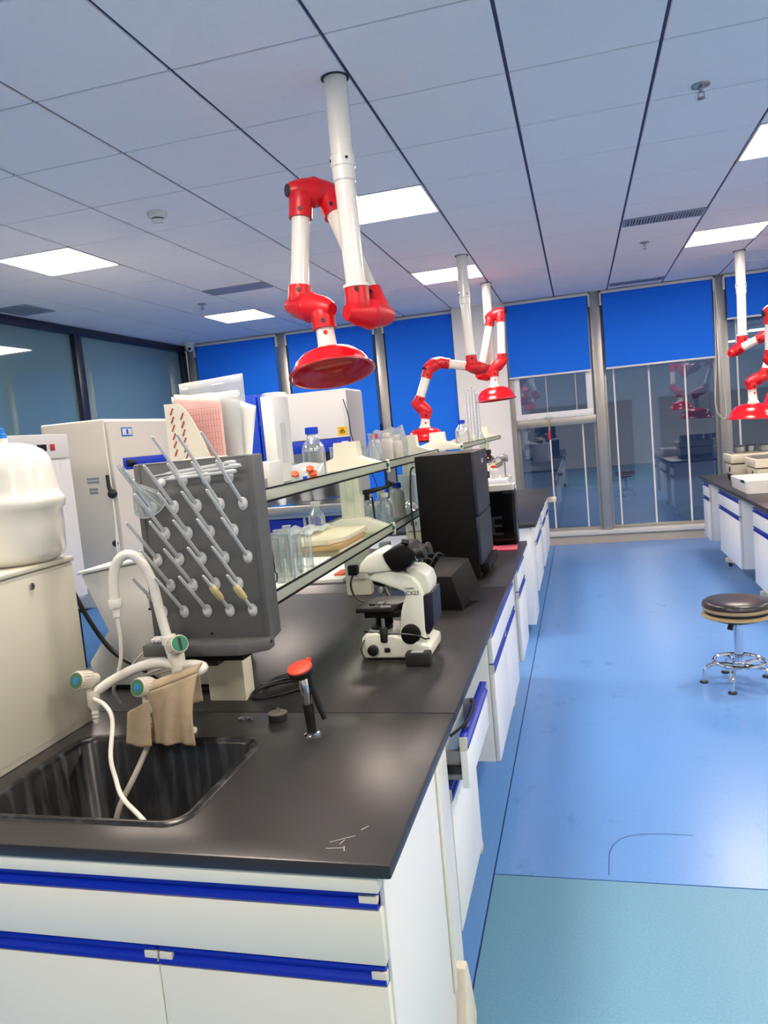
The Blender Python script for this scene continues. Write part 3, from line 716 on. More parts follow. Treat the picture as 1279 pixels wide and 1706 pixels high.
# glass rods lying across the upper pegs
for k, (x0, z0, x1, z1, y) in enumerate([(-1.075, 1.470, -.835, 1.488, 1.752), (-1.06, 1.462, -.82, 1.479, 1.745), (-1.065, 1.456, -.83, 1.466, 1.738)]):
    t = thing('glass_dropper', ['long glass dropper lying across the top pegs, rear one', 'long glass dropper lying across the top pegs, middle one', 'long glass dropper lying across the top pegs, front one'][k], 'dropper', ((x0+x1)/2, y, z0), 'glass droppers on the drying rack')
    MB().tube([(x0, y, z0), (x0+.04, y, z0+.003), (x0+.05, y, z0+.004), (x1, y, z1)], [.001, .0018, .0036, .004], 8).build('barrel', 'clear_plastic', t)
    MB().lathe([(.006, 0), (.006, .02), (.004, .028)], (x1-.03, y, z1-.002), (1, 0, .07), 10).build('collar', 'clear_plastic', t)
for k in range(4):
    x = -1.118+k*.0105
    tag(MB().tube([(x, 1.725, 1.0395), (x+.006, 1.74, 1.045), (x+.008, 1.75, 1.041)], .005, 8).build('white_stopper', 'paper'), 'tiny white stopper on the drip tray, %s from the left' % ['first', 'second', 'third', 'fourth'][k], 'stopper', 'white stoppers on the drip tray')

# ================================================================== WATER PURIFIER, TANK
pf = thing('purifier_cabinet', 'beige metal box with a lock standing left of the sink', 'cabinet', (-1.5, 1.5, T))
B(-1.67, -1.335, 1.25, 1.737, T, 1.262).build('body', 'purifier', pf, .004)
B(-1.672, -1.329, 1.248, 1.739, 1.264, 1.277).build('lid', 'purifier', pf, .004)
B(-1.336, -1.331, 1.262, 1.728, .838, 1.254).build('door', 'purifier', pf, .002)
MB().lathe([(.009, 0), (.009, .004), (.006, .005)], (-1.331, 1.567, 1.23), (1, 0, 0), 14).build('lock', 'steel', pf)
B(-1.326, -1.3255, 1.566, 1.568, 1.226, 1.234).build('keyhole', 'black', pf)
tk = thing('pressure_tank', 'white plastic pressure tank on top of the beige box', 'tank', (-1.43, 1.655, 1.277))
MB().lathe([(.085, 0), (.095, .004), (.108, .012), (.117, .03), (.120, .10), (.119, .132), (.127, .140), (.1305, .153), (.1295, .166), (.122, .174), (.117, .19), (.113, .235), (.105, .268), (.092, .288), (.07, .301), (.04, .309), (.012, .312)], (-1.43, 1.655, 1.277), n=40).build('shell', 'plastic_white', tk, ang=50)
MB().lathe([(.012, 0), (.012, .012), (.009, .014)], (-1.43, 1.655, 1.588), n=14).build('neck', 'plastic_white', tk)
MB().lathe([(.011, 0), (.011, .012), (.006, .014), (.006, .026), (.003, .028)], (-1.43, 1.655, 1.600), n=14).build('valve', 'cap_sky', tk)

# ================================================================== WHITE INSTRUMENT behind the faucet
wi = thing('white_instrument', 'white bench instrument with a notched side behind the faucet', 'instrument', (-1.3, 2.12, T))
MB().prism([(-1.495, 1.182), (-1.10, 1.235), (-1.10, .835), (-1.49, .835), (-1.505, .907), (-1.425, 1.005)], 1.975, 2.30, 'xz').build('housing', 'device_white', wi, .004)
MB().prism([(-1.503, 1.183), (-1.095, 1.238), (-1.095, 1.248), (-1.503, 1.193)], 1.965, 2.31, 'xz').build('lid', 'bsc_white', wi, .002)
B(-1.48, -1.11, 1.985, 2.29, T, .835).build('base', 'black', wi)
tag(MB().tube(spline([(-1.505, 1.93, 1.165), (-1.46, 1.94, 1.05), (-1.40, 1.95, .95), (-1.30, 1.95, .89), (-1.20, 1.94, .845), (-1.12, 1.945, .83), (-1.07, 1.985, .828)]), .007, 8).build('power_cable', 'black'), 'thick black power cable trailing down beside the white instrument', 'cable')
tag(MB().tube(spline([(-1.29, 1.86, .925), (-1.22, 1.90, .985), (-1.15, 1.92, .96), (-1.19, 1.93, .915), (-1.27, 1.91, .89), (-1.2, 1.93, .895), (-1.11, 1.955, .93), (-1.07, 1.97, .99)]), .003, 6).build('thin_cord', 'hose_dirty'), 'thin beige cord looping behind the faucet', 'cord')

# ================================================================== FAUCET
fc = thing('lab_faucet', 'white three way lab faucet with swan neck behind the sink', 'faucet', (-1.0085, 1.66, T))
MB().lathe([(.026, 0), (.026, .006), (.0165, .010), (.0165, .12), (.019, .14), (.018, .20), (.014, .23)], (-1.0085, 1.66, T), n=20).build('column', 'plastic_white', fc)
MB().lathe([(.019, 0), (.019, .02), (.014, .022)], (-1.0258, 1.6598, 1.0520), (-.1, 0, 1), 16).build('neck_nut', 'plastic_white', fc)
MB().tube([(-1.0132, 1.6598, 0.9892), (-1.0210, 1.6598, 1.0182), (-1.0287, 1.6598, 1.0568)], .014, 14).build('upper_stem', 'plastic_white', fc)
MB().tube(spline([(-1.0287, 1.6598, 1.0568), (-1.0422, 1.6598, 1.1340), (-1.0528, 1.6579, 1.2112), (-1.0712, 1.6502, 1.2643), (-1.0972, 1.6405, 1.2855), (-1.1252, 1.6328, 1.2710), (-1.1406, 1.6289, 1.2305), (-1.1435, 1.6270, 1.1774)], 8), .0125, 14).build('swan_neck', 'plastic_white', fc)
o = MB().lathe([(.0155, 0), (.017, .004), (.017, .018), (.0155, .022), (.010, .023), (.010, .045), (.007, .046)], (-1.1435, 1.6270, 1.1774), (0, 0, -1), 16).build('outlet_nut', 'plastic_white', fc)
MB().tube(spline([(-1.0132, 1.6598, 0.9941), (-1.0615, 1.6550, 1.0037), (-1.1194, 1.6405, 0.9941), (-1.1773, 1.6260, 0.9699), (-1.2178, 1.6115, 0.9458)]), .0125, 14).build('left_arm', 'plastic_white', fc)
MB().tube(spline([(-1.0132, 1.6598, .994), (-.97, 1.662, .996), (-.938, 1.654, .993), (-.940, 1.640, .987), (-.99, 1.6135, .972), (-1.055, 1.581, .957)]), .0121, 14).build('right_arm', 'plastic_white', fc)
def valve(c, dr, top, inlay):
    kd = Vector(dr).normalized(); c = Vector(c)
    o = MB().lathe([(.014, -.02), (.016, 0), (.022, .004), (.0225, .043), (.0215, .047)], c, kd, 28).build('valve_knob', 'knob_grey', fc)
    MB().lathe([(.0195, .0465), (.0195, .0485), (.012, .049)], c, kd, 24).build('knob_face', top, o)
    if inlay == 'black':
        u2 = (Vector((0, 0, 1))-kd*kd.z).normalized(); w2 = kd.cross(u2); q = c+kd*.0495
        MB().add([q+u2*.015+w2*.004, q+u2*.015-w2*.004, q-u2*.015-w2*.004, q-u2*.015+w2*.004], [(0, 1, 2, 3)]).build('knob_mark', inlay, o)
    else:
        MB().lathe([(.009, .049), (.009, .050)], c, kd, 16).build('knob_mark', inlay, o)
    r_ = MB(); u2 = kd.orthogonal().normalized(); w2 = kd.cross(u2)
    for i in range(20):
        e2 = u2*math.cos(i*.314)+w2*math.sin(i*.314); r_.tube([c+e2*.0225+kd*.006, c+e2*.0228+kd*.042], .0012, 4)
    r_.build('knob_ribs', 'knob_grey', o, kind='stuff')
valve((-1.235, 1.615, .976), (-.14, -.95, .24), 'knob_green', 'knob_blue')
valve((-1.054, 1.600, .963), (-.18, -.95, .24), 'knob_green', 'knob_blue')
valve((-1.008, 1.650, 1.046), (.72, -.62, .34), 'green', 'black')
def barb(c):
    o = MB().lathe([(.016, .018), (.016, -.02), (.009, -.03), (.0085, -.036), (.0105, -.04), (.008, -.046), (.0095, -.05), (.007, -.056), (.008, -.06), (.006, -.066)], c, (0, 0, 1), 16).build('hose_outlet', 'plastic_white', fc)
barb((-1.2236, 1.6019, 0.9333)); barb((-1.0518, 1.5797, 0.9314))
tag(MB().tube(spline([(-1.2111, 1.5874, .9333), (-1.172, 1.572, .925), (-1.139, 1.55, .895), (-1.12, 1.50, .826), (-1.10, 1.48, .783), (-1.065, 1.45, .749), (-.968, 1.38, .735), (-.90, 1.34, .69)]), .0055, 8).build('drain_hose', 'plastic_white'), 'white hose drooping from the faucet left valve into the sink', 'hose')
tag(MB().tube(spline([(-1.052, 1.588, .87), (-1.068, 1.577, .822), (-1.085, 1.535, .765), (-1.111, 1.50, .706), (-1.125, 1.49, .66)]), .007, 8).build('drain_hose', 'hose_dirty'), 'stained hose hanging into the sink below the towel', 'hose')
tag(MB().tube(spline([(-1.1435, 1.6270, 1.1340), (-1.1445, 1.6308, 1.0761), (-1.1580, 1.6405, 1.0182), (-1.1918, 1.6598, 0.9603), (-1.2255, 1.6887, 0.9217), (-1.2545, 1.7370, 0.8831), (-1.2738, 1.7756, 0.8541)]), .005, 8).build('outlet_hose', 'plastic_white'), 'thin white hose hanging from the swan neck outlet', 'hose')
# towel hung over the right arm
tw = thing('towel', 'beige terry cloth hung over the faucet arm above the sink', 'cloth', (-1.0, 1.6, .8))
def arm_y(u): return 1.583+u*.058
def arm_z(u): return .958+u*.030
def tow(u, v):
    x = -1.052+u*.118-.004*v+.004*math.sin(v*4+u*3)
    zb = .829-.004*u; z = arm_z(u)+(zb-arm_z(u))*v
    s_ = 1-(1-v)**2
    y = arm_y(u)-.022+(1.572-(arm_y(u)-.022))*s_ + v**.7*(.007*math.sin(u*10+.8)+.004*math.sin(u*19+2))
    return (x, y, z)
MB().grid(tow, 36, 24).build('front_fold', 'towel', tw, thick=.005)
def tow2(u, v):
    x = -1.050+u*.095; z = arm_z(u)+(.90-arm_z(u))*v
    return (x, arm_y(u)+.021+.004*math.sin(u*8)*v, z)
MB().grid(tow2, 20, 12).build('rear_fold', 'towel', tw, thick=.005)
def tow3(u, v):
    x = -1.112+u*.070-.006*v*(1-u); zt = .905+u*.035; z = zt+(.829-zt)*v
    return (x, 1.572-.010*u+.005*math.sin(u*6+1)-.012*v, z)
MB().grid(tow3, 14, 14).build('side_fold', 'towel', tw, thick=.005)
def tow4(u, v):
    x = -1.052+u*.118; a_ = v*PI
    return (x, arm_y(u)-.0215*math.cos(a_), arm_z(u)+.016*math.sin(a_))
MB().grid(tow4, 20, 8).build('top_fold', 'towel', tw, thick=.005)

# ================================================================== SMALL BENCH ITEMS
ew = thing('eyewash_nozzle', 'orange capped eyewash nozzle with black grip beside the sink', 'eyewash', (-.668, 1.655, T))
c = Vector((-.668, 1.655, T))
MB().lathe([(.021, 0), (.021, .003), (.016, .006), (.012, .007)], c, n=24).build('base_ring', 'chrome', ew)
MB().lathe([(.0115, .006), (.0125, .05), (.0130, .07), (.0125, .078)], c, (-.05, 0, 1), 18).build('grip', 'black', ew)
MB().lathe([(.010, .078), (.0125, .095), (.0135, .118), (.0125, .14), (.010, .148)], c, (-.06, 0, 1), 18).build('chrome_body', 'chrome', ew)
MB().tube([c+Vector((.008, .004, .148)), c+Vector((.010, .004, .12)), c+Vector((.022, .004, .075)), c+Vector((.033, .004, .038))], [.006, .008, .008, .006], 10).build('lever', 'black', ew)
ax = Vector((-.10, -.30, 1)); hc = c+Vector((-.012, 0, .152))
MB().lathe([(.022, -.006), (.030, .003), (.031, .013), (.029, .016)], hc, ax, 28).build('spray_head', 'black', ew)
MB().lathe([(.0300, .0155), (.0300, .0185), (.027, .0205), (.010, .021)], hc, ax, 28).build('dust_cap', 'orange_cap', ew)
B(hc.x+.004, hc.x+.016, hc.y+.022, hc.y+.032, hc.z+.022, hc.z+.029).build('hinge_tab', 'orange_cap', ew)
st = thing('rubber_stopper', 'black rubber stopper with a small steel pin on the worktop', 'stopper', (-.794, 1.745, T))
MB().lathe([(.023, 0), (.0235, .002), (.025, .017), (.0245, .019)], (-.794, 1.745, T), n=20).build('plug', 'black_soft', st, label='black rubber plug')
MB().lathe([(.0245, .0185), (.025, .020), (.020, .0205)], (-.794, 1.745, T), n=20).build('plug_rim', 'plug_top', st)
f = MB().tube([(-.797, 1.745, T+.02), (-.797, 1.745, T+.030), (-.793, 1.745, T+.033), (-.789, 1.745, T+.030), (-.789, 1.745, T+.02)], .0015, 6); f.build('pin', 'steel', st)
for k in range(3):
    tag(MB().tube([(-.905+k*.012, 1.742+k*.006, T+.0035), (-.893+k*.012, 1.748-k*.003, T+.004), (-.888+k*.012, 1.740, T+.003)], .003, 6).build('metal_fitting', 'steel'), 'tiny steel fitting near the rubber stopper, %s from the left' % ['first', 'second', 'third'][k], 'fitting', 'loose steel fittings on the worktop')
tag(MB().tube(spline([(-.935, 1.98, T+.006), (-.92, 2.06, T+.006), (-.85, 2.09, T+.008), (-.80, 2.03, T+.008), (-.83, 1.95, T+.006), (-.90, 1.89, T+.006), (-.935, 1.90, T+.008), (-.93, 1.96, T+.012), (-.86, 2.0, T+.016), (-.80, 2.02, T+.014), (-.86, 2.04, T+.016), (-.935, 1.965, T+.014)], 8), .0052, 8).build('coiled_cable', 'black'), 'coiled black cable lying beside the cream shelf post', 'cable')

# ================================================================== MICROSCOPE
YM0, YM1 = 2.24, 2.40
ms = thing('microscope', 'white binocular microscope with black stage on the near bench', 'microscope', (-.59, 2.31, T))
BASE = [(-.712, .828), (-.702, .893), (-.690, .906), (-.655, .908), (-.59, .897), (-.555, .885), (-.50, .868), (-.484, .862), (-.486, .828)]
MB().prism(BASE, YM0-.01, YM1+.01, 'xz').build('base', 'scope_white', ms, .006, 3)
B(-.705, -.49, YM0, YM1, T, .829).build('foot_plate', 'black', ms)
ARM = [(-.672, 1.083), (-.648, 1.094), (-.6, 1.099), (-.565, 1.094), (-.53, 1.079), (-.508, 1.052), (-.499, 1.021), (-.502, .915), (-.496, .848), (-.584, .868), (-.584, .90), (-.577, .952), (-.567, .988), (-.553, 1.020), (-.558, 1.033), (-.585, 1.044), (-.635, 1.064), (-.66, 1.071)]
MB().prism(ARM, YM0+.01, YM1-.03, 'xz').build('arm', 'scope_white', ms, .005, 3)
MB().prism([(-.556, 1.101), (-.515, 1.096), (-.488, 1.076), (-.480, 1.048), (-.484, 1.008), (-.504, 1.006), (-.53, 1.06)], YM0+.035, YM1+.0, 'xz').build('arm_cover', 'scope_white', ms, .005, 3)
MB().prism([(-.503, 1.015), (-.470, 1.028), (-.472, .928), (-.491, .893), (-.503, .90)], YM0+.015, YM1-.01, 'xz').build('rear_grip', 'scope_blue', ms, .003)
MB().prism([(-.698, 1.098), (-.690, 1.126), (-.666, 1.150), (-.626, 1.166), (-.612, 1.161), (-.606, 1.135), (-.588, 1.101), (-.658, 1.094)], YM0+.005, YM1-.02, 'xz').build('head', 'scope_white', ms, .008, 3)
MB().cyl((-.64, 2.31, 1.082), (-.64, 2.31, 1.097), .045, 24).build('head_mount', 'scope_white', ms)
MB().prism([(-.614, 1.156), (-.556, 1.180), (-.530, 1.178), (-.505, 1.150), (-.530, 1.113), (-.562, 1.097), (-.590, 1.103), (-.606, 1.130)], YM0-.002, YM1-.012, 'xz').build('eyepiece_housing', 'black_matte', ms, .006, 2)
d = Vector((.93, -.12, .22)).normalized()
for y in (2.262, 2.345):
    ep = MB().lathe([(.021, -.02), (.021, .015), (.0185, .017), (.0185, .030), (.016, .031), (.016, .036), (.020, .039), (.020, .048), (.012, .050)], (-.528, y, 1.142), d, 20).build('eyepiece', 'black', ms)
    MB().lathe([(.0188, .018), (.0192, .0185), (.0192, .0205), (.0188, .021)], (-.528, y, 1.142), d, 20, cap=False).build('eyepiece_ring', 'chrome', ep)
MB().cyl((-.54, 2.245, 1.184), (-.538, 2.25, 1.194), .012, 14).build('head_knob', 'black', ms)
# nosepiece and objectives
MB().lathe([(.030, 0), (.034, -.01), (.030, -.022), (.012, -.03)], (-.638, 2.31, 1.072), (.1, 0, 1), 20).build('nosepiece', 'black_matte', ms)
for (dx, dy, l_) in ((.38, -.25, .045), (-.30, -.45, .035), (-.25, .4, .035), (.3, .45, .03)):
    q = Vector((dx, dy, -1)).normalized()
    ob = MB().lathe([(.011, .012), (.011, .02), (.0095, .021), (.0095, l_), (.006, l_+.008)], (-.635, 2.31, 1.058), q, 14).build('objective', 'steel', ms)
# stage
sg = MB().prism([(-.712, 2.225), (-.60, 2.225), (-.572, 2.30), (-.572, 2.39), (-.685, 2.39), (-.712, 2.33)], .975, .990, 'xy').build('stage', 'black', ms, .003)
B(-.69, -.575, 2.24, 2.38, .955, .975).build('stage_carrier', 'black_matte', ms, .003)
B(-.655, -.632, 2.235, 2.30, .9905, .993).build('slide_holder', 'steel', sg)
B(-.632, -.600, 2.228, 2.24, .9905, .994).build('stage_scale', 'bsc_side', sg)
MB().prism([(-.680, 2.27), (-.640, 2.25), (-.636, 2.256), (-.672, 2.285)], .9905, .995, 'xy').build('slide_clip', 'black', sg)
MB().lathe([(.028, 0), (.028, .03), (.02, .035)], (-.645, 2.31, .92), n=20).build('condenser', 'black_matte', ms)
kb = MB().cyl((-.630, 2.235, .955), (-.630, 2.235, .925), .006, 12).build('stage_rod', 'steel', ms)
MB().lathe([(.012, 0), (.013, .004), (.013, .044), (.011, .047)], (-.630, 2.235, .880), n=18).build('stage_knob', 'black', ms)
MB().lathe([(.036, 0), (.036, .008), (.024, .010)], (-.655, 2.31, .906), n=22).build('lamp_ring', 'black', ms)
MB().lathe([(.031, 0), (.031, .008), (.028, .010), (.028, .022), (.022, .024)], (-.546, 2.25, .900), (0, -1, 0), 24).build('focus_knob', 'black_matte', ms)
MB().lathe([(.017, 0), (.017, .012), (.014, .014)], (-.667, 2.23, .856), (0, -1, 0), 20).build('dimmer_knob', 'black', ms)
B(-.631, -.613, 2.225, 2.231, .848, .862).build('switch', 'black', ms, .002)
text('model_lettering', 'CX23', .0175, (-.531, 2.2495, 1.028), (PI/2, 0, 0), 'black', ms)
text('maker_lettering', 'OLYMPUS', .0065, (-.539, 2.2495, 1.043), (PI/2, 0, 0), 'black', ms)
MB().tube(spline([(-.69, 2.245, .90), (-.70, 2.215, .87), (-.695, 2.205, .845), (-.675, 2.20, .83), (-.60, 2.20, .826), (-.55, 2.205, .826)]), .0028, 6).build('lamp_cord', 'black', ms)
MB().tube(spline([(-.70, 2.26, .907), (-.63, 2.232, .906), (-.58, 2.222, .908), (-.52, 2.218, .902), (-.50, 2.23, .888), (-.49, 2.25, .884)]), .0028, 6).build('power_cord', 'black', ms)
ad = thing('power_adapter', 'black power adapter leaning on the microscope foot', 'adapter', (-.515, 2.19, T))
B(-.552, -.476, 2.165, 2.205, T, .862).build('brick', 'black_soft', ad, .004)
B(-.535, -.497, 2.172, 2.198, .862, .8624).build('rating_label', 'grey_label', ad)
# plug and outlet on the second shelf post
ou = thing('power_outlet', 'white outlet plate with black plug on the cream shelf post', 'outlet', (-1.0, 3.19, .95))
B(-1.045, -.955, 3.190, 3.1995, .895, .975).build('outlet_plate', 'paper', ou, .002)
B(-1.03, -.985, 3.155, 3.190, .918, .962).build('plug', 'black', ou, .006)
MB().tube(spline([(-1.01, 3.165, .918), (-1.012, 3.13, .88), (-.98, 3.08, .838), (-.90, 3.0, .826), (-.82, 2.9, .826), (-.74, 2.8, .826)]), .005, 6).build('plug_cord', 'black', ou)
ou = thing('power_outlet', 'grey white wall outlet on the third shelf post behind the black case', 'outlet', (-.99, 4.44, .95))
B(-1.045, -.955, 4.436, 4.4495, .93, 1.02).build('outlet_plate', 'paper', ou, .002)
for dx in (-.014, .014): B(-1+dx-.003, -1+dx+.003, 4.4345, 4.4362, .965, .985).build('socket_slot', 'black', ou)
tag(B(-.985, -.935, 3.55, 3.60, T, 1.0).build('white_carton', 'device_white', None, .003), 'narrow white carton standing behind the microscope eyepieces', 'carton')

# ================================================================== BLACK CASES
bc = thing('imaging_case', 'tall black imaging case on the near bench', 'case', (-.6, 3.65, T))
MB().prism([(-.742, 3.42), (-.478, 3.40), (-.480, 3.85), (-.74, 3.88)], T+.012, 1.408, 'xy').build('cabinet_shell', 'black_matte', bc, .003)
MB().prism([(-.479, 3.398), (-.463, 3.40), (-.463, 3.85), (-.479, 3.852)], 1.122, 1.410, 'xy').build('upper_door', 'navy', bc, .004)
MB().prism([(-.479, 3.398), (-.463, 3.40), (-.463, 3.85), (-.479, 3.852)], T+.075, 1.116, 'xy').build('lower_door', 'navy', bc, .004)
B(-.50, -.440, 3.44, 3.82, T+.03, T+.075).build('base_drawer', 'black_matte', bc, .006)
B(-.72, -.50, 3.44, 3.82, T, T+.012).build('foot', 'black', bc)
text('case_emblem', 'es', .045, (-.4625, 3.66, 1.36), (PI/2, 0, PI/2), 'paper', bc, .0008)
sc_ = thing('dark_hood', 'small black hood with sloping front in front of the tall case', 'hood', (-.55, 2.95, T))
MB().prism([(-.62, 2.862), (-.478, 2.848), (-.432, 2.99), (-.60, 3.03)], T, .825, 'xy').build('hood_base', 'black', sc_)
vs = [(-.62, 2.862, .825), (-.478, 2.848, .825), (-.425, 2.99, .885), (-.60, 3.10, .885), (-.605, 2.865, .955), (-.515, 2.852, .955), (-.470, 3.03, .995), (-.60, 3.10, .995)]
MB().add(vs, [(0, 1, 5, 4), (1, 2, 6, 5), (2, 3, 7, 6), (3, 0, 4, 7), (4, 5, 6, 7), (3, 2, 1, 0)]).build('hood_shell', 'black_matte', sc_, .002)
cp = thing('tangled_cables', 'tangle of black cables behind the microscope eyepieces', 'cable', (-.68, 3.1, T))
for k, pts in enumerate([[(-.72, 3.30, .83), (-.70, 3.2, .90), (-.66, 3.14, .98), (-.63, 3.16, .93), (-.66, 3.25, .83)], [(-.75, 3.28, .83), (-.72, 3.2, .95), (-.65, 3.17, 1.0), (-.615, 3.2, .94), (-.63, 3.3, .84)], [(-.78, 3.38, .85), (-.765, 3.39, 1.0), (-.77, 3.395, 1.2), (-.76, 3.40, 1.34), (-.752, 3.43, 1.36)], [(-.70, 3.22, .83), (-.66, 3.12, .93), (-.62, 3.14, 1.0), (-.60, 3.18, .97), (-.64, 3.22, .86)]]):
    MB().tube(spline(pts), .005, 6).build('cable_strand', 'black', cp)
dv = thing('black_device', 'black cube shaped device with a dim letter E near the bench end', 'device', (-.46, 4.46, T))
B(-.56, -.385, 4.40, 4.53, T+.008, 1.14).build('shell', 'black_gloss', dv, .006)
B(-.54, -.40, 4.42, 4.51, T, T+.008).build('foot', 'black', dv)
B(-.547, -.402, 4.397, 4.4002, T+.03, 1.12).build('front_panel', 'black_gloss', dv)
text('front_letter', 'E', .16, (-.50, 4.3965, .93), (PI/2, 0, 0), 'navy', dv)
tag(MB().prism([(-.545, 4.20), (-.375, 4.20), (-.385, 4.36), (-.55, 4.36)], T, T+.008, 'xy').build('pink_folder', 'plate_pink', None, .002), 'pink folder lying on the worktop beneath the black device', 'folder')
tr = thing('white_tray', 'shallow white tray lying on top of the black device', 'tray', (-.47, 4.47, 1.14))
loft([[(x, y, 1.141) for x, y in rrect(-.555, -.392, 4.40, 4.53, .01, 3)], [(x, y, 1.172) for x, y in rrect(-.562, -.385, 4.392, 4.54, .012, 3)], [(x, y, 1.172) for x, y in rrect(-.552, -.395, 4.402, 4.53, .012, 3)], [(x, y, 1.148) for x, y in rrect(-.548, -.40, 4.408, 4.524, .01, 3)]]).build('tray_shell', 'plastic_white', tr)

# ================================================================== GLASSWARE BUILDERS
def reagent_bottle(c, r, h, label, cap='cap_blue', body='lab_glass', fill=0, group=None, name='reagent_bottle'):
    t = thing(name, label, 'bottle', c, group)
    MB().lathe([(r*.9, 0), (r, .006), (r, h*.55), (r*.92, h*.63), (r*.5, h*.78), (r*.42, h*.82), (r*.42, h*.9)], c, n=24, cap=False).build('body', body, t, thick=.0015)
    if fill: MB().lathe([(r*.88, .003), (r*.95, .008), (r*.95, h*fill)], c, n=24).build('contents', 'water', t)
    o = MB().lathe([(r*.56, h*.86), (r*.58, h*.87), (r*.58, h*.99), (r*.53, h)], c, n=20).build('cap', cap, t)
    return t
def beaker(c, r, h, label, group, name='beaker'):
    t = thing(name, label, 'beaker', c, group)
    MB().lathe([(r*.2, .001), (r*.92, .001), (r, .006), (r, h*.95), (r*1.07, h)], c, n=22, cap=False).build('wall', 'lab_glass', t, thick=.0015)
    MB().ring((c[0], c[1], c[2]+h), r*1.07, .0014, 22, 6).build('rim', 'clear_plastic', t)
    return t
def flask(c, r, h, label, group=None):
    t = thing('conical_flask', label, 'flask', c, group)
    MB().lathe([(r*.2, .001), (r*.95, .001), (r, .008), (r*.34, h*.75), (r*.32, h*.96), (r*.42, h)], c, n=22, cap=False).build('body', 'lab_glass', t, thick=.0015)
    MB().ring((c[0], c[1], c[2]+h), r*.42, .0018, 20, 6).build('rim', 'clear_plastic', t)
    return t
def tube_(c, r, h, label, group):
    t = thing('glass_cylinder', label, 'cylinder', c, group)
    MB().lathe([(r*.3, .001), (r*.85, .001), (r, .008), (r, h*.97), (r*1.18, h)], c, n=16, cap=False).build('wall', 'lab_glass', t, thick=.0012)
    MB().ring((c[0], c[1], c[2]+h), r*1.15, .0013, 16, 5).build('rim', 'clear_plastic', t)
def plastic_bottle(c, r, h, label, cap='cap_red', group=None, body='clear_plastic'):
    t = thing('plastic_bottle', label, 'bottle', c, group)
    MB().lathe([(r*.9, 0), (r, .006), (r, h*.68), (r*.9, h*.76), (r*.5, h*.82), (r*.5, h*.86)], c, n=22).build('body', body, t)
    MB().lathe([(r*.62, h*.85), (r*.62, h*.98), (r*.55, h)], c, n=18).build('cap', cap, t)
    return t
S1z, S2z = U-.0015, L-.0015
# ---- upper shelf, near to far
mf = thing('magazine_file', 'cream slotted magazine file behind the top of the drying rack', 'file holder', (-1.1, 2.08, S1z))
prof = [(-1.168, S1z), (-1.168, 1.668), (-1.125, 1.666)] + [(-1.125+.085*t_, 1.666-.166*(t_**1.0)*(.35+.65*t_)-.0*t_) for t_ in (.15, .3, .5, .7, .85, 1)] + [(-1.03, 1.495), (-.98, 1.48), (-.98, S1z)]
MB().prism(prof, 2.02, 2.024, 'xz').build('side_panel', 'file_cream', mf)
MB().prism(prof, 2.12, 2.124, 'xz').build('side_panel', 'file_cream', mf)
B(-1.172, -1.168, 2.02, 2.124, S1z, 1.668).build('spine', 'file_cream', mf)
B(-1.17, -.98, 2.02, 2.124, S1z, S1z+.004).build('bottom_panel', 'file_cream', mf)
for k in range(6):
    for q in range(2):
        x = -1.150+q*.032; z = 1.645-k*.024-q*.016
        if q and k > 5: continue
        MB().prism([(x-.006, z-.009), (x-.002, z-.011), (x+.008, z+.008), (x+.004, z+.010)], 2.0188, 2.0199, 'xz').build('slot', 'slot_red', mf)
def bag(name, label, x0, x1, y, z0, z1, mt, lean=0, group='papers and bags in the magazine file', cat='bag', wav=.003, tilt=0):
    def fn(u, v):
        bulge = math.sin(PI*u)*math.sin(PI*min(1, v*1.1))
        return (x0+(x1-x0)*u+lean*v, y+wav*math.sin(u*11+v*3)+.004*bulge, z0+(z1-z0)*v+tilt*(u-.5)*v)
    return tag(MB().grid(fn, 18, 14).build(name, mt, None, thick=.004), label, cat, group)
bag('plastic_bag', 'crumpled clear plastic bag standing tallest at the back of the magazine file', -1.165, -.955, 2.110, 1.40, 1.735, 'bag_film', tilt=.01)
pk = bag('pink_sheet_bag', 'bag of pink grid printed sheets in the magazine file', -1.145, -1.0, 2.040, 1.41, 1.685, 'pink_sheet', tilt=-.02, wav=.002)
ln = MB()
for k in range(13):
    x = -1.115+k*.009; ln.box(x, x+.0009, 2.0335, 2.0345, 1.50, 1.640)
for k in range(8):
    z = 1.52+k*.018; ln.box(-1.118, -1.004, 2.0335, 2.0345, z, z+.0007)
ln.build('grid_print', 'pink_line', pk)
bag('plastic_bag', 'milky plastic bag in front of the pink sheets, left side showing', -1.165, -1.03, 2.057, 1.40, 1.690, 'bag_film')
bag('paper_envelope', 'white paper envelope leaning out of the magazine file to the right', -1.08, -.96, 2.092, 1.41, 1.665, 'paper', lean=.045, cat='envelope', tilt=-.05)
bag('plastic_bag', 'flat milky bag between pink sheets and white envelope', -1.12, -.965, 2.074, 1.40, 1.69, 'bag_film', lean=.01)
bd = thing('ring_binder', 'blue ring binder standing on the upper glass shelf', 'binder', (-1.13, 2.7, S1z), 'ring binders on the upper shelf')
B(-1.175, -1.125, 2.58, 2.74, S1z, 1.708).build('cover', 'cap_blue', bd, .003)
MB().ring((-1.122, 2.60, 1.60), .010, .003, 14, 6, (1, 0, 0)).build('finger_ring', 'steel', bd)
bd = thing('ring_binder', 'white ring binder with blue edge next to the blue one', 'binder', (-1.08, 2.7, S1z), 'ring binders on the upper shelf')
B(-1.110, -1.062, 2.58, 2.74, S1z, 1.700).build('cover', 'device_white', bd, .006)
B(-1.117, -1.110, 2.575, 2.745, S1z, 1.703).build('edge_strip', 'cap_blue', bd, .002)
B(-1.0615, -1.061, 2.63, 2.68, 1.45, 1.60).build('spine_label', 'alu_white', bd)
tb = thing('test_box', 'open white box with slotted front on the upper shelf end', 'box', (-.92, 2.25, S1z))
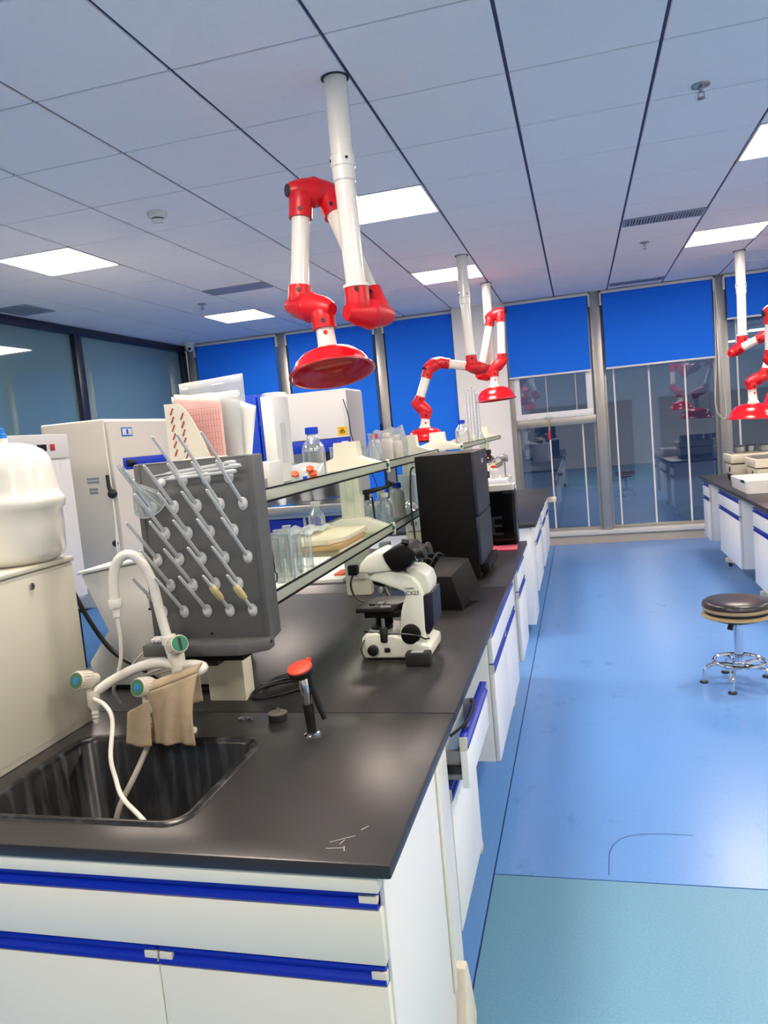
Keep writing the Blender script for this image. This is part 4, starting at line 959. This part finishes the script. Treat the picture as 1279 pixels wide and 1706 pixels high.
B(-.965, -.862, 2.02, 2.12, S1z, 1.475).build('box_body', 'device_white', tb, .003)
for k in range(2): B(-.953+k*.05, -.922+k*.05, 2.0185, 2.0199, 1.392, 1.428).build('window_slot', 'grey_label', tb)
tag(MB().tube([(-.985, 2.0, S1z+.008), (-.978, 1.985, 1.44), (-.962, 1.98, 1.487)], [.006, .008, .006], 8).build('mint_marker', 'mint'), 'mint green stick leaning on the white slotted box', 'stick')
mk = thing('red_marker', 'red marker pen with black cap beside the slotted box', 'marker', (-.99, 2.03, S1z))
MB().tube([(-.995, 2.05, S1z+.006), (-.985, 2.05, 1.45)], .008, 10).build('barrel', 'cap_red', mk)
MB().tube([(-.985, 2.05, 1.45), (-.982, 2.05, 1.478)], .009, 10).build('cap', 'black', mk)
bx = thing('specimen_bag', 'clear bag holding orange caps on the upper shelf', 'bag', (-.90, 2.45, S1z))
def sb(u, v):
    a_ = u*2*PI; q = math.sin(PI*(.08+.92*v)*.5)
    rr = 1-.75*v**3
    return (-.905+.06*math.cos(a_), 2.45+.05*math.sin(a_)*rr, S1z+.002+.066*v+.004*math.sin(a_*3))
MB().grid(sb, 24, 8).build('film', 'bag_film', bx)
for k, (dx, dy, dz) in enumerate([(-.03, -.022, .036), (.034, -.02, .034), (.026, -.026, .050), (.036, -.02, .016)]):
    MB().lathe([(.005, -.007), (.013, -.005), (.014, .004), (.006, .007)], (-.905+dx, 2.425+dy, S1z+dz), (.3, -.6, 1), 12).build('orange_cap', 'orange', bx)
vb = thing('small_vial', 'tiny vial with a blue cap at the shelf edge', 'vial', (-.862, 2.30, S1z))
MB().lathe([(.004, 0), (.006, .004), (.006, .022)], (-.862, 2.30, S1z), n=10).build('tube', 'lab_glass', vb)
MB().lathe([(.0075, .020), (.0075, .030), (.006, .031)], (-.862, 2.30, S1z), n=10).build('cap', 'cap_blue', vb)
reagent_bottle((-1.025, 2.86, S1z), .045, .196, 'glass reagent bottle with a blue cap on the upper shelf before the bracket', fill=.5)
for k, x in enumerate((-1.095, -1.06, -1.03)):
    beaker((x-.0, 3.36+.08*k, S1z), .028, .105, ['glass beaker behind the upper shelf bracket, left one', 'glass beaker behind the upper shelf bracket, middle one', 'glass beaker behind the upper shelf bracket, right one'][k], 'beakers behind the bracket')
flask((-.935, 3.42, S1z), .045, .15, 'conical glass flask right of the beakers on the upper shelf')
for k, (x, y, h, cp_) in enumerate(((-.975, 3.62, .148, 'cap_red'), (-.93, 3.68, .15, 'plastic_white'), (-.893, 3.74, .135, 'plastic_white'))):
    plastic_bottle((x, y, S1z), .030, h, ['translucent plastic bottle with a red cap on the upper shelf', 'white plastic bottle right of the red capped one', 'smaller white plastic bottle at the shelf edge behind the bracket'][k], cp_, 'plastic bottles on the upper shelf', 'clear_plastic' if k == 0 else 'plastic_white')
def pbag(u, v): return (-1.02+.16*u+.012*math.sin(v*4), 3.80+.014*math.sin(u*9+v*3), S1z+.012+.150*v+.016*u*v+.006*math.sin(u*14)*v)
tag(MB().grid(pbag, 12, 6).build('plastic_bag', 'bag_film', None, thick=.002), 'clear plastic bag behind the white plastic bottles', 'bag')
# ---- lower shelf
fm = tag(B(-1.0, -.832, 1.95, 2.30, S2z, S2z+.012).build('foam_mat', 'foam', None, .003), 'white foam mat under the glass cylinders on the lower shelf', 'mat')
k = 0
for row, (y, n_) in enumerate(((1.985, 4), (2.06, 5), (2.14, 5), (2.22, 5))):
    for q in range(n_):
        x = -.985+q*.033+(.008 if row % 2 else 0)
        if x > -.845: continue
        tube_((x, y, S2z+.0125), .0115, .125+.012*((row+q) % 3), 'glass cylinder on the foam mat, %s row, %s from the left' % (['nearest', 'second', 'third', 'farthest'][row], ['first', 'second', 'third', 'fourth', 'fifth'][q]), 'glass cylinders on the foam mat')
reagent_bottle((-1.05, 2.05, S2z), .032, .155, 'glass bottle with clear stopper at the near end of the lower shelf', 'clear_plastic')
beaker((-1.06, 2.22, S2z), .03, .14, 'glass beaker behind the crowd of glass cylinders', 'lower shelf beakers')
bs = thing('board_stack', 'stack of tan and cream boards in plastic wrap on the lower shelf', 'boards', (-.95, 2.8, S2z))
B(-1.10, -.842, 2.52, 2.82, S2z, S2z+.030).build('lower_board', 'tan_light', bs, .004)
B(-1.11, -.838, 2.50, 2.84, S2z+.031, S2z+.050).build('tan_board', 'tan_box', bs, .003)
MB().prism([(-1.115, 2.48), (-.875, 2.50), (-.835, 2.60), (-.835, 2.86), (-1.115, 2.86)], S2z+.051, S2z+.070, 'xy').build('cream_board', 'tan_light', bs, .003)
tag(MB().grid(lambda u, v: (-1.13+.16*u, 2.60+.25*v, S2z+.073+.016*abs(math.sin(u*7+v*5))), 10, 10).build('crumpled_bag', 'bag_film', None, thick=.003), 'crumpled clear bag lying on the board stack', 'bag')
tag(B(-1.08, -.865, 2.33, 2.49, S2z, S2z+.014).build('white_pad', 'paper', None, .003), 'white pad between glass cylinders and board stack', 'pad')
reagent_bottle((-1.12, 3.08, S2z), .036, .16, 'glass bottle with cream cap left of the second shelf post', 'plastic_white')
wr = [(-1.01, 3.52), (-.965, 3.60), (-.90, 3.42)]
for k, (x, y) in enumerate(wr):
    reagent_bottle((x, y, S2z), .034, .15, ['glass bottle with white cap right behind the second post', 'glass bottle with white cap partly hidden on the lower shelf', 'clear glass bottle with white cap at the lower shelf edge'][k], 'plastic_white', fill=.0, group='white capped bottles on the lower shelf')
plastic_bottle((-.905, 3.70, S2z), .036, .175, 'white plastic bottle with a blue cap on the lower shelf', 'cap_blue', None, 'plastic_white')
gv = thing('green_vial', 'small bottle with a bright green tag beside the second post', 'vial', (-1.055, 3.46, S2z))
MB().lathe([(.014, 0), (.015, .004), (.015, .11), (.008, .125)], (-1.055, 3.46, S2z), n=14).build('tube', 'clear_plastic', gv)
B(-1.063, -1.047, 3.441, 3.446, S2z+.085, S2z+.102).build('green_tag', 'green', gv)
hp = thing('pump_head', 'black plastic pump heads resting on the lower shelf bottles', 'pump head', (-.96, 3.55, 1.26))
MB().tube([(-1.025, 3.40, 1.262), (-.97, 3.42, 1.265), (-.92, 3.46, 1.272), (-.87, 3.50, 1.288)], [.009, .012, .009, .008], 10).build('nozzle', 'black', hp)
MB().cyl((-.985, 3.42, 1.262), (-.985, 3.42, 1.225), .012, 12).build('collar', 'black', hp)
MB().cyl((-.96, 3.42, 1.24), (-.955, 3.42, 1.11), .004, 8).build('dip_tube', 'black', hp)
MB().cyl((-.90, 3.48, 1.275), (-.885, 3.49, 1.300), .012, 12).build('button', 'black', hp)
pb_ = thing('plastic_tub', 'clear plastic tub stuffed with film on the lower shelf', 'tub', (-.91, 4.0, S2z))
MB().lathe([(.02, .001), (.048, .001), (.050, .01), (.056, .19), (.058, .195)], (-.91, 4.0, S2z), n=24, cap=False).build('wall', 'clear_plastic', pb_, thick=.002)
MB().grid(lambda u, v: (-.91+.05*math.cos(u*2*PI)*(1-v*.6), 4.0+.05*math.sin(u*2*PI)*(1-v*.6), S2z+.13+.08*v+.012*math.sin(u*15)), 24, 5).build('film', 'bag_film', pb_)
tag(MB().grid(lambda u, v: (-.935+.098*u, 3.755+.17*v, S2z+.004+.055*math.sin(PI*u)**.5*math.sin(PI*v)**.5+.006*math.sin(u*17+v*11)), 16, 14).build('white_bag', 'bag_film', None, thick=.004), 'lumpy white plastic bag lying on the lower shelf before the tub', 'bag')
# ---- under the shelves on the bench
wtr = thing('paper_tray', 'white tray with blue booklet below the shelves', 'tray', (-1.33, 3.7, T))
B(-1.50, -1.17, 3.50, 3.95, T, T+.02).build('tray', 'paper', wtr, .004)
B(-1.46, -1.30, 3.53, 3.75, T+.0205, T+.035).build('booklet', 'cap_sky', wtr, .002)
B(-1.24, -1.19, 3.58, 3.70, T+.0205, T+.03).build('orange_tag', 'orange', wtr)
# ---- far rack items
reagent_bottle((-.885, 5.9, S1z), .052, .20, 'round glass bottle with a blue cap on the far rack', 'cap_blue')
for k, (x, y, h) in enumerate(((-.875, 6.3, .44), (-.845, 6.45, .47), (-.85, 6.7, .42))):
    tube_((x, y, S1z), .014, h, ['tall glass measuring cylinder behind the blue capped bottle, left one', 'tall glass measuring cylinder behind the blue capped bottle, middle one', 'tall glass measuring cylinder behind the blue capped bottle, right one'][k], 'tall measuring cylinders')
flask((-.90, 7.1, S1z), .05, .12, 'conical flask on the far rack upper shelf')
ab = thing('amber_bottle', 'amber reagent bottle with cream label on the far bench', 'bottle', (-.62, 5.6, T))
AZ = 1.13
st_ = thing('box_pedestal', 'white storage box carrying the amber bottle on the far bench', 'box', (-.62, 5.62, T))
B(-.80, -.53, 5.45, 5.80, T, AZ).build('box_body', 'cab_white', st_, .004)
B(-.81, -.52, 5.44, 5.81, AZ-.03, AZ+.004).build('box_lid', 'bsc_white', st_, .003)
AZ += .0045
ab.location = (-.665, 5.68, AZ)
MB().lathe([(.040, 0), (.044, .006), (.044, .13), (.036, .15), (.017, .165), (.015, .185)], (-.665, 5.68, AZ), n=22).build('body', 'amber', ab)
MB().lathe([(.0445, .05), (.0447, .05), (.0447, .11), (.0445, .11)], (-.665, 5.68, AZ), n=22, cap=False).build('label_band', 'label_cream', ab)
MB().lathe([(.020, .180), (.020, .205), (.016, .208)], (-.665, 5.68, AZ), n=16).build('cap', 'black', ab)
wb_ = plastic_bottle((-.615, 5.51, AZ), .034, .095, 'small clear wash bottle with a red cap before the amber bottle', 'cap_red')
cl = thing('clamp_stand', 'steel clamp on a thin rod beside the amber bottle', 'clamp stand', (-.52, 5.6, AZ))
MB().cyl((-.545, 5.6, AZ), (-.545, 5.6, AZ+.17), .006, 10).build('rod', 'steel', cl)
B(-.575, -.525, 5.58, 5.64, AZ, AZ+.008).build('foot', 'steel', cl, .002)
MB().tube([(-.545, 5.6, AZ+.13), (-.59, 5.59, AZ+.15), (-.66, 5.57, AZ+.10)], .008, 8).build('clamp_arm', 'steel', cl)
B(-.57, -.52, 5.58, 5.62, AZ+.11, AZ+.16).build('boss_head', 'steel', cl, .006)
tag(MB().tube([(-.845, 1.885, 1.235), (-.822, 1.885, 1.235), (-.820, 1.885, 1.20), (-.820, 1.885, 1.18), (-.815, 1.885, 1.175), (-.817, 1.885, 1.155), (-.845, 1.885, 1.145)], .0022, 6).build('wire_hook', 'navy'), 'dark blue wire hook on the right side of the drying rack', 'hook')
tag(B(-.862, -.822, 1.8765, 1.8775, 1.11, 1.26).build('white_card', 'paper'), 'white card tucked behind the right side of the drying rack', 'card')
# ================================================================== LEFT SIDE EQUIPMENT
ov = thing('incubator', 'tall cream incubator with black lever and blue display', 'incubator', (-3.47, 5.15, 0))
B(-3.75, -3.23, 4.725, 5.60, .46, 1.815).build('body', 'oven', ov, .012, 3)
B(-3.232, -3.2, 4.74, 5.59, .60, 1.800).build('door', 'oven', ov, .008, 3)
B(-3.232, -3.2, 4.74, 5.59, .47, .59).build('lower_panel', 'oven', ov, .006)
B(-3.236, -3.228, 4.722, 4.732, .47, 1.81).build('edge_trim', 'oven_edge', ov, .002)
B(-3.199, -3.193, 4.86, 5.45, 1.445, 1.53).build('display_panel', 'blue_panel', ov, .002)
B(-3.194, -3.191, 4.89, 5.02, 1.462, 1.513).build('display', 'display', ov, .002)
B(-3.199, -3.195, 4.885, 5.02, 1.685, 1.75).build('emblem', 'cap_sky', ov, .003)
B(-3.1955, -3.1945, 4.895, 5.01, 1.695, 1.74).build('emblem_field', 'device_white', ov, .001)
B(-3.1948, -3.194, 4.94, 4.965, 1.70, 1.735).build('emblem_mark', 'cap_blue', ov)
hd = MB().tube([(-3.235, 4.70, 1.42), (-3.225, 4.69, 1.34), (-3.215, 4.69, 1.30)], [.012, .014, .016], 10).build('lever', 'black', ov)
MB().lathe([(.03, 0), (.034, .02), (.026, .05), (.012, .06)], (-3.215, 4.715, 1.285), (.35, -1, 0), 16).build('lever_hub', 'black', hd)
MB().lathe([(.022, 0), (.022, .012), (.012, .016)], (-3.25, 4.724, .93), (0, -1, 0), 16).build('port_plug', 'black', ov)
for k, (a, b, c_) in enumerate(((-3.42, -3.32, 1.40), (-3.42, -3.32, 1.375), (-3.41, -3.34, 1.325), (-3.41, -3.34, 1.30))):
    B(a, b, 4.7235, 4.7245, c_-.009, c_+.009).build('data_label', 'grey_label', ov)
MB().tube(spline([(-3.215, 4.70, 1.24), (-3.225, 4.71, 1.1), (-3.235, 4.712, .95), (-3.24, 4.712, .85)]), .007, 6).build('cord', 'oven_edge', ov)
for x in (-3.7, -3.28):
    for y in (4.78, 5.54): B(x-.02, x+.02, y-.02, y+.02, 0, .46).build('stand_leg', 'black', ov)
o2 = thing('drying_oven', 'grey white oven cabinet with a red switch beside the cream incubator', 'oven', (-3.5, 3.8, 0))
B(-3.72, -3.22, 3.42, 4.28, .64, 1.718).build('body', 'device_white', o2, .006)
B(-3.222, -3.2, 3.425, 4.277, 1.565, 1.716).build('control_panel', 'device_white', o2, .004)
B(-3.222, -3.2, 3.425, 4.277, .66, 1.555).build('door', 'device_white', o2, .004)
B(-3.199, -3.190, 4.10, 4.135, 1.615, 1.655).build('power_switch', 'cap_red', o2, .002)
B(-3.199, -3.194, 3.98, 4.06, 1.615, 1.655).build('display', 'display', o2)
B(-3.1995, -3.1985, 4.17, 4.26, 1.48, 1.54).build('paper_label', 'paper', o2)
for x in (-3.67, -3.27):
    for y in (3.5, 4.2): B(x-.02, x+.02, y-.02, y+.02, 0, .64).build('stand_leg', 'black', o2)
# biosafety cabinet
bs = thing('safety_cabinet', 'white biosafety cabinet with blue band and steel ledge at the back', 'safety cabinet', (-2.35, 6.4, 0))
BX0, BX1, BY = -2.95, -1.885, 6.2
B(BX0, BX1, BY+.02, 6.68, 1.53, 1.945).build('upper_housing', 'bsc_white', bs, .012, 3)
B(BX0+.01, BX1-.005, BY, BY+.02, 1.535, 1.94).build('front_cover', 'bsc_white', bs, .004)
B(BX1-.0005, BX1+.004, BY+.02, 6.68, 1.0, 1.93).build('side_panel', 'bsc_side', bs)
B(BX0, BX1, BY-.004, BY+.03, 1.425, 1.53).build('blue_band', 'blue_panel', bs, .004)
B(-2.315, -2.16, BY-.009, BY-.004, 1.44, 1.50).build('control_display', 'display', bs, .002)
for k in range(3):
    for q in range(2): B(-2.30+k*.045, -2.27+k*.045, BY-.012, BY-.009, 1.442+q*.014, 1.452+q*.014).build('key', 'paper', bs)
sg = B(-1.985, -1.905, BY-.0025, BY-.0005, 1.55, 1.625).build('warning_sign', 'sign_yellow', bs)
for a in (90, 210, 330):
    MB().ring((-1.945+.013*math.cos(math.radians(a)), BY-.003, 1.587+.013*math.sin(math.radians(a))), .010, .003, 14, 5, (0, 1, 0)).build('warning_mark', 'black', sg)
B(-1.96, -1.90, BY-.0075, BY-.0045, 1.47, 1.50).build('paper_tag', 'paper', bs)
B(BX0, BX0+.03, BY+.02, 6.68, 1.0, 1.53).build('side_wall', 'steel', bs); B(BX1-.03, BX1-.001, BY+.02, 6.68, 1.0, 1.53).build('side_wall', 'steel', bs)
B(BX0+.03, BX1-.03, 6.64, 6.68, 1.0, 1.53).build('back_wall', 'steel', bs)
B(BX0-.01, BX1+.03, 6.02, 6.69, .915, .995).build('work_ledge', 'steel', bs, .01, 3)
B(BX0+.02, BX1-.02, BY+.02, BY+.028, 1.25, 1.53).build('sash', 'window_glass', bs)
for (a, b) in ((BX0, -2.78), (-2.76, -2.39), (-2.35, -2.23), (-2.18, -1.9)): B(a, b, BY+.03, BY+.045, .12, .86).build('base_panel', 'blue_panel', bs)
f = MB(); f.box(BX0, BX1, BY, BY+.05, .87, .912); f.build('base_rail', 'alu_white', bs)
for x in (-2.77, -2.37, -2.205): B(x-.012, x+.012, BY, BY+.05, .05, .87).build('base_upright', 'alu_white', bs)
B(BX0, BX1, BY+.06, 6.66, .05, .912).build('base_body', 'navy', bs)
for x in (-2.85, -2.0):
    for y in (6.3, 6.6): MB().cyl((x, y, 0), (x, y, .05), .03, 12).build('foot', 'black', bs)
MB().lathe([(.11, 0), (.11, .035), (.09, .04)], (-2.62, 6.42, 1.945), n=24).build('exhaust_collar', 'bsc_white', bs)
tag(MB().tube(spline([(-1.90, 6.16, 1.85), (-1.86, 6.14, 1.7), (-1.84, 6.14, 1.5), (-1.72, 6.15, 1.25), (-1.66, 6.2, 1.0), (-1.62, 6.2, .85)]), .005, 6).build('hanging_cord', 'vent_dark'), 'thin dark cord hanging beside the safety cabinet', 'cord')
for k, x in enumerate((-2.66, -2.42, -2.30)):
    reagent_bottle((x, 6.45, .9955), .05, .18+.03*k, ['bottle inside the safety cabinet, left one', 'bottle inside the safety cabinet, middle one', 'bottle inside the safety cabinet, right one'][k], ['plastic_white', 'cap_blue', 'plastic_white'][k], 'clear_plastic', group='bottles in the safety cabinet')
jr = thing('sample_jar', 'white jar on a blue mat on the steel cabinet ledge', 'jar', (-2.52, 6.12, .9955))
B(-2.60, -2.42, 6.05, 6.18, .9955, 1.002).build('blue_mat', 'cap_sky', jr)
MB().lathe([(.028, 0), (.03, .004), (.03, .06)], (-2.52, 6.12, 1.002), n=18).build('jar_body', 'paper', jr)
MB().lathe([(.032, .06), (.032, .08), (.03, .082)], (-2.52, 6.12, 1.002), n=18).build('jar_lid', 'bsc_white', jr)

# ================================================================== RIGHT BENCH
def hotplate(c, w, d_, label, h=.20):
    x, y = c
    t = thing('hot_plate', label, 'hot plate', (x, y, T), 'cream hot plates on the right bench')
    B(x-w/2+.03, x+w/2-.03, y-d_/2+.03, y+d_/2-.03, T, T+.05).build('foot_block', 'black', t)
    B(x-w/2+.015, x+w/2-.015, y-d_/2+.015, y+d_/2-.015, T+.05, T+h*.62).build('housing', 'hot_cream', t, .006)
    B(x-w/2, x+w/2, y-d_/2, y+d_/2, T+h*.66, T+h).build('top_case', 'hot_cream', t, .008)
    B(x-w/2+.012, x+w/2-.012, y-d_/2+.012, y+d_/2-.012, T+h*.62, T+h*.66).build('gap', 'black', t)
    B(x-w/2+.02, x+w/2-.02, y-d_/2+.02, y+d_/2-.02, T+h, T+h+.012).build('plate', 'steel', t)
    B(x-w/2+.010, x-w/2+.016, y-.05, y-.02, T+.07, T+h*.5).build('switch', 'black', t)
    return t
hotplate((1.53, 7.62), .46, .40, 'cream hot plate nearest the window with steel pots on top', .235)
hotplate((1.62, 7.10), .46, .42, 'cream hot plate in front, right behind the white tray', .215)
for k in range(5):
    x = 1.40+k*.105; y = 7.56+(.06 if k % 2 else 0); z = T+.2475
    t = thing('steel_pot', ['squat steel pot on the far hot plate, first from the window mullion', 'squat steel pot on the far hot plate, second from the mullion', 'squat steel pot on the far hot plate, third from the mullion', 'squat steel pot on the far hot plate, fourth from the mullion', 'squat steel pot on the far hot plate, last on the right'][k], 'pot', (x, y, z), 'steel pots on the hot plate')
    MB().lathe([(.044, 0), (.050, .006), (.050, .05)], (x, y, z), n=20).build('pot_body', 'steel', t)
    MB().lathe([(.053, .05), (.053, .058), (.03, .064), (.01, .066)], (x, y, z), n=20).build('pot_lid', 'vent_dark', t)
wt_ = thing('white_tray', 'long white tray lying on the right bench', 'tray', (1.45, 6.65, T))
loft([[(x, y, T+.002) for x, y in rrect(1.20, 1.75, 6.25, 7.0-.13, .02, 3)], [(x, y, T+.10) for x, y in rrect(1.19, 1.76, 6.24, 6.87, .02, 3)], [(x, y, T+.10) for x, y in rrect(1.205, 1.745, 6.255, 6.855, .02, 3)], [(x, y, T+.01) for x, y in rrect(1.215, 1.735, 6.265, 6.845, .02, 3)]]).build('tray_shell', 'bsc_white', wt_)
B(1.183, 1.195, 6.30, 6.42, T+.082, T+.102).build('tray_clip', 'navy', wt_, .002)

# ================================================================== STOOL
sx, sy = .758, 4.36
sl = thing('lab_stool', 'round black padded stool with chrome ring base on the floor', 'stool', (sx, sy, 0))
MB().lathe([(.13, .425), (.165, .427), (.175, .437), (.172, .455), (.155, .466), (.08, .472), (.01, .473)], (sx, sy, 0), n=40).build('seat_cushion', 'stool_top', sl, ang=50)
MB().lathe([(.165, .412), (.171, .416), (.173, .426), (.168, .434), (.16, .434)], (sx, sy, 0), n=40).build('edge_band', 'stool_tan', sl)
MB().lathe([(.166, .397), (.176, .392), (.180, .384), (.172, .378), (.15, .378)], (sx, sy, 0), n=40).build('loose_band', 'stool_tan', sl)
MB().lathe([(.03, .335), (.08, .345), (.13, .362), (.160, .385), (.165, .412), (.10, .42)], (sx, sy, 0), n=32).build('seat_pan', 'black', sl)
MB().cyl((sx, sy, .12), (sx, sy, .34), .024, 20).build('gas_column', 'chrome', sl)
MB().lathe([(.028, .085), (.034, .09), (.034, .118), (.026, .122)], (sx, sy, 0), n=20).build('hub', 'chrome', sl)
MB().tube([(sx-.02, sy-.03, .35), (sx-.045, sy-.06, .335), (sx-.05, sy-.065, .315)], [.008, .014, .016], 10).build('height_knob', 'black', sl)
MB().ring((sx, sy, .125), .128, .0105, 40, 10).build('foot_ring', 'chrome', sl)
for k in range(5):
    a = math.radians(-112+72*k); cx, cy = math.cos(a), math.sin(a)
    P_ = lambda r_, z_: (sx+cx*r_, sy+cy*r_, z_)
    lg = MB().tube(spline([P_(.02, .105), P_(.10, .107), P_(.145, .10), P_(.172, .075), P_(.18, .04), P_(.182, .012)]), .011, 10).build('leg', 'chrome', sl)
    MB().lathe([(.022, 0), (.023, .004), (.020, .010), (.010, .013)], P_(.182, 0), n=16).build('foot', 'black', lg)
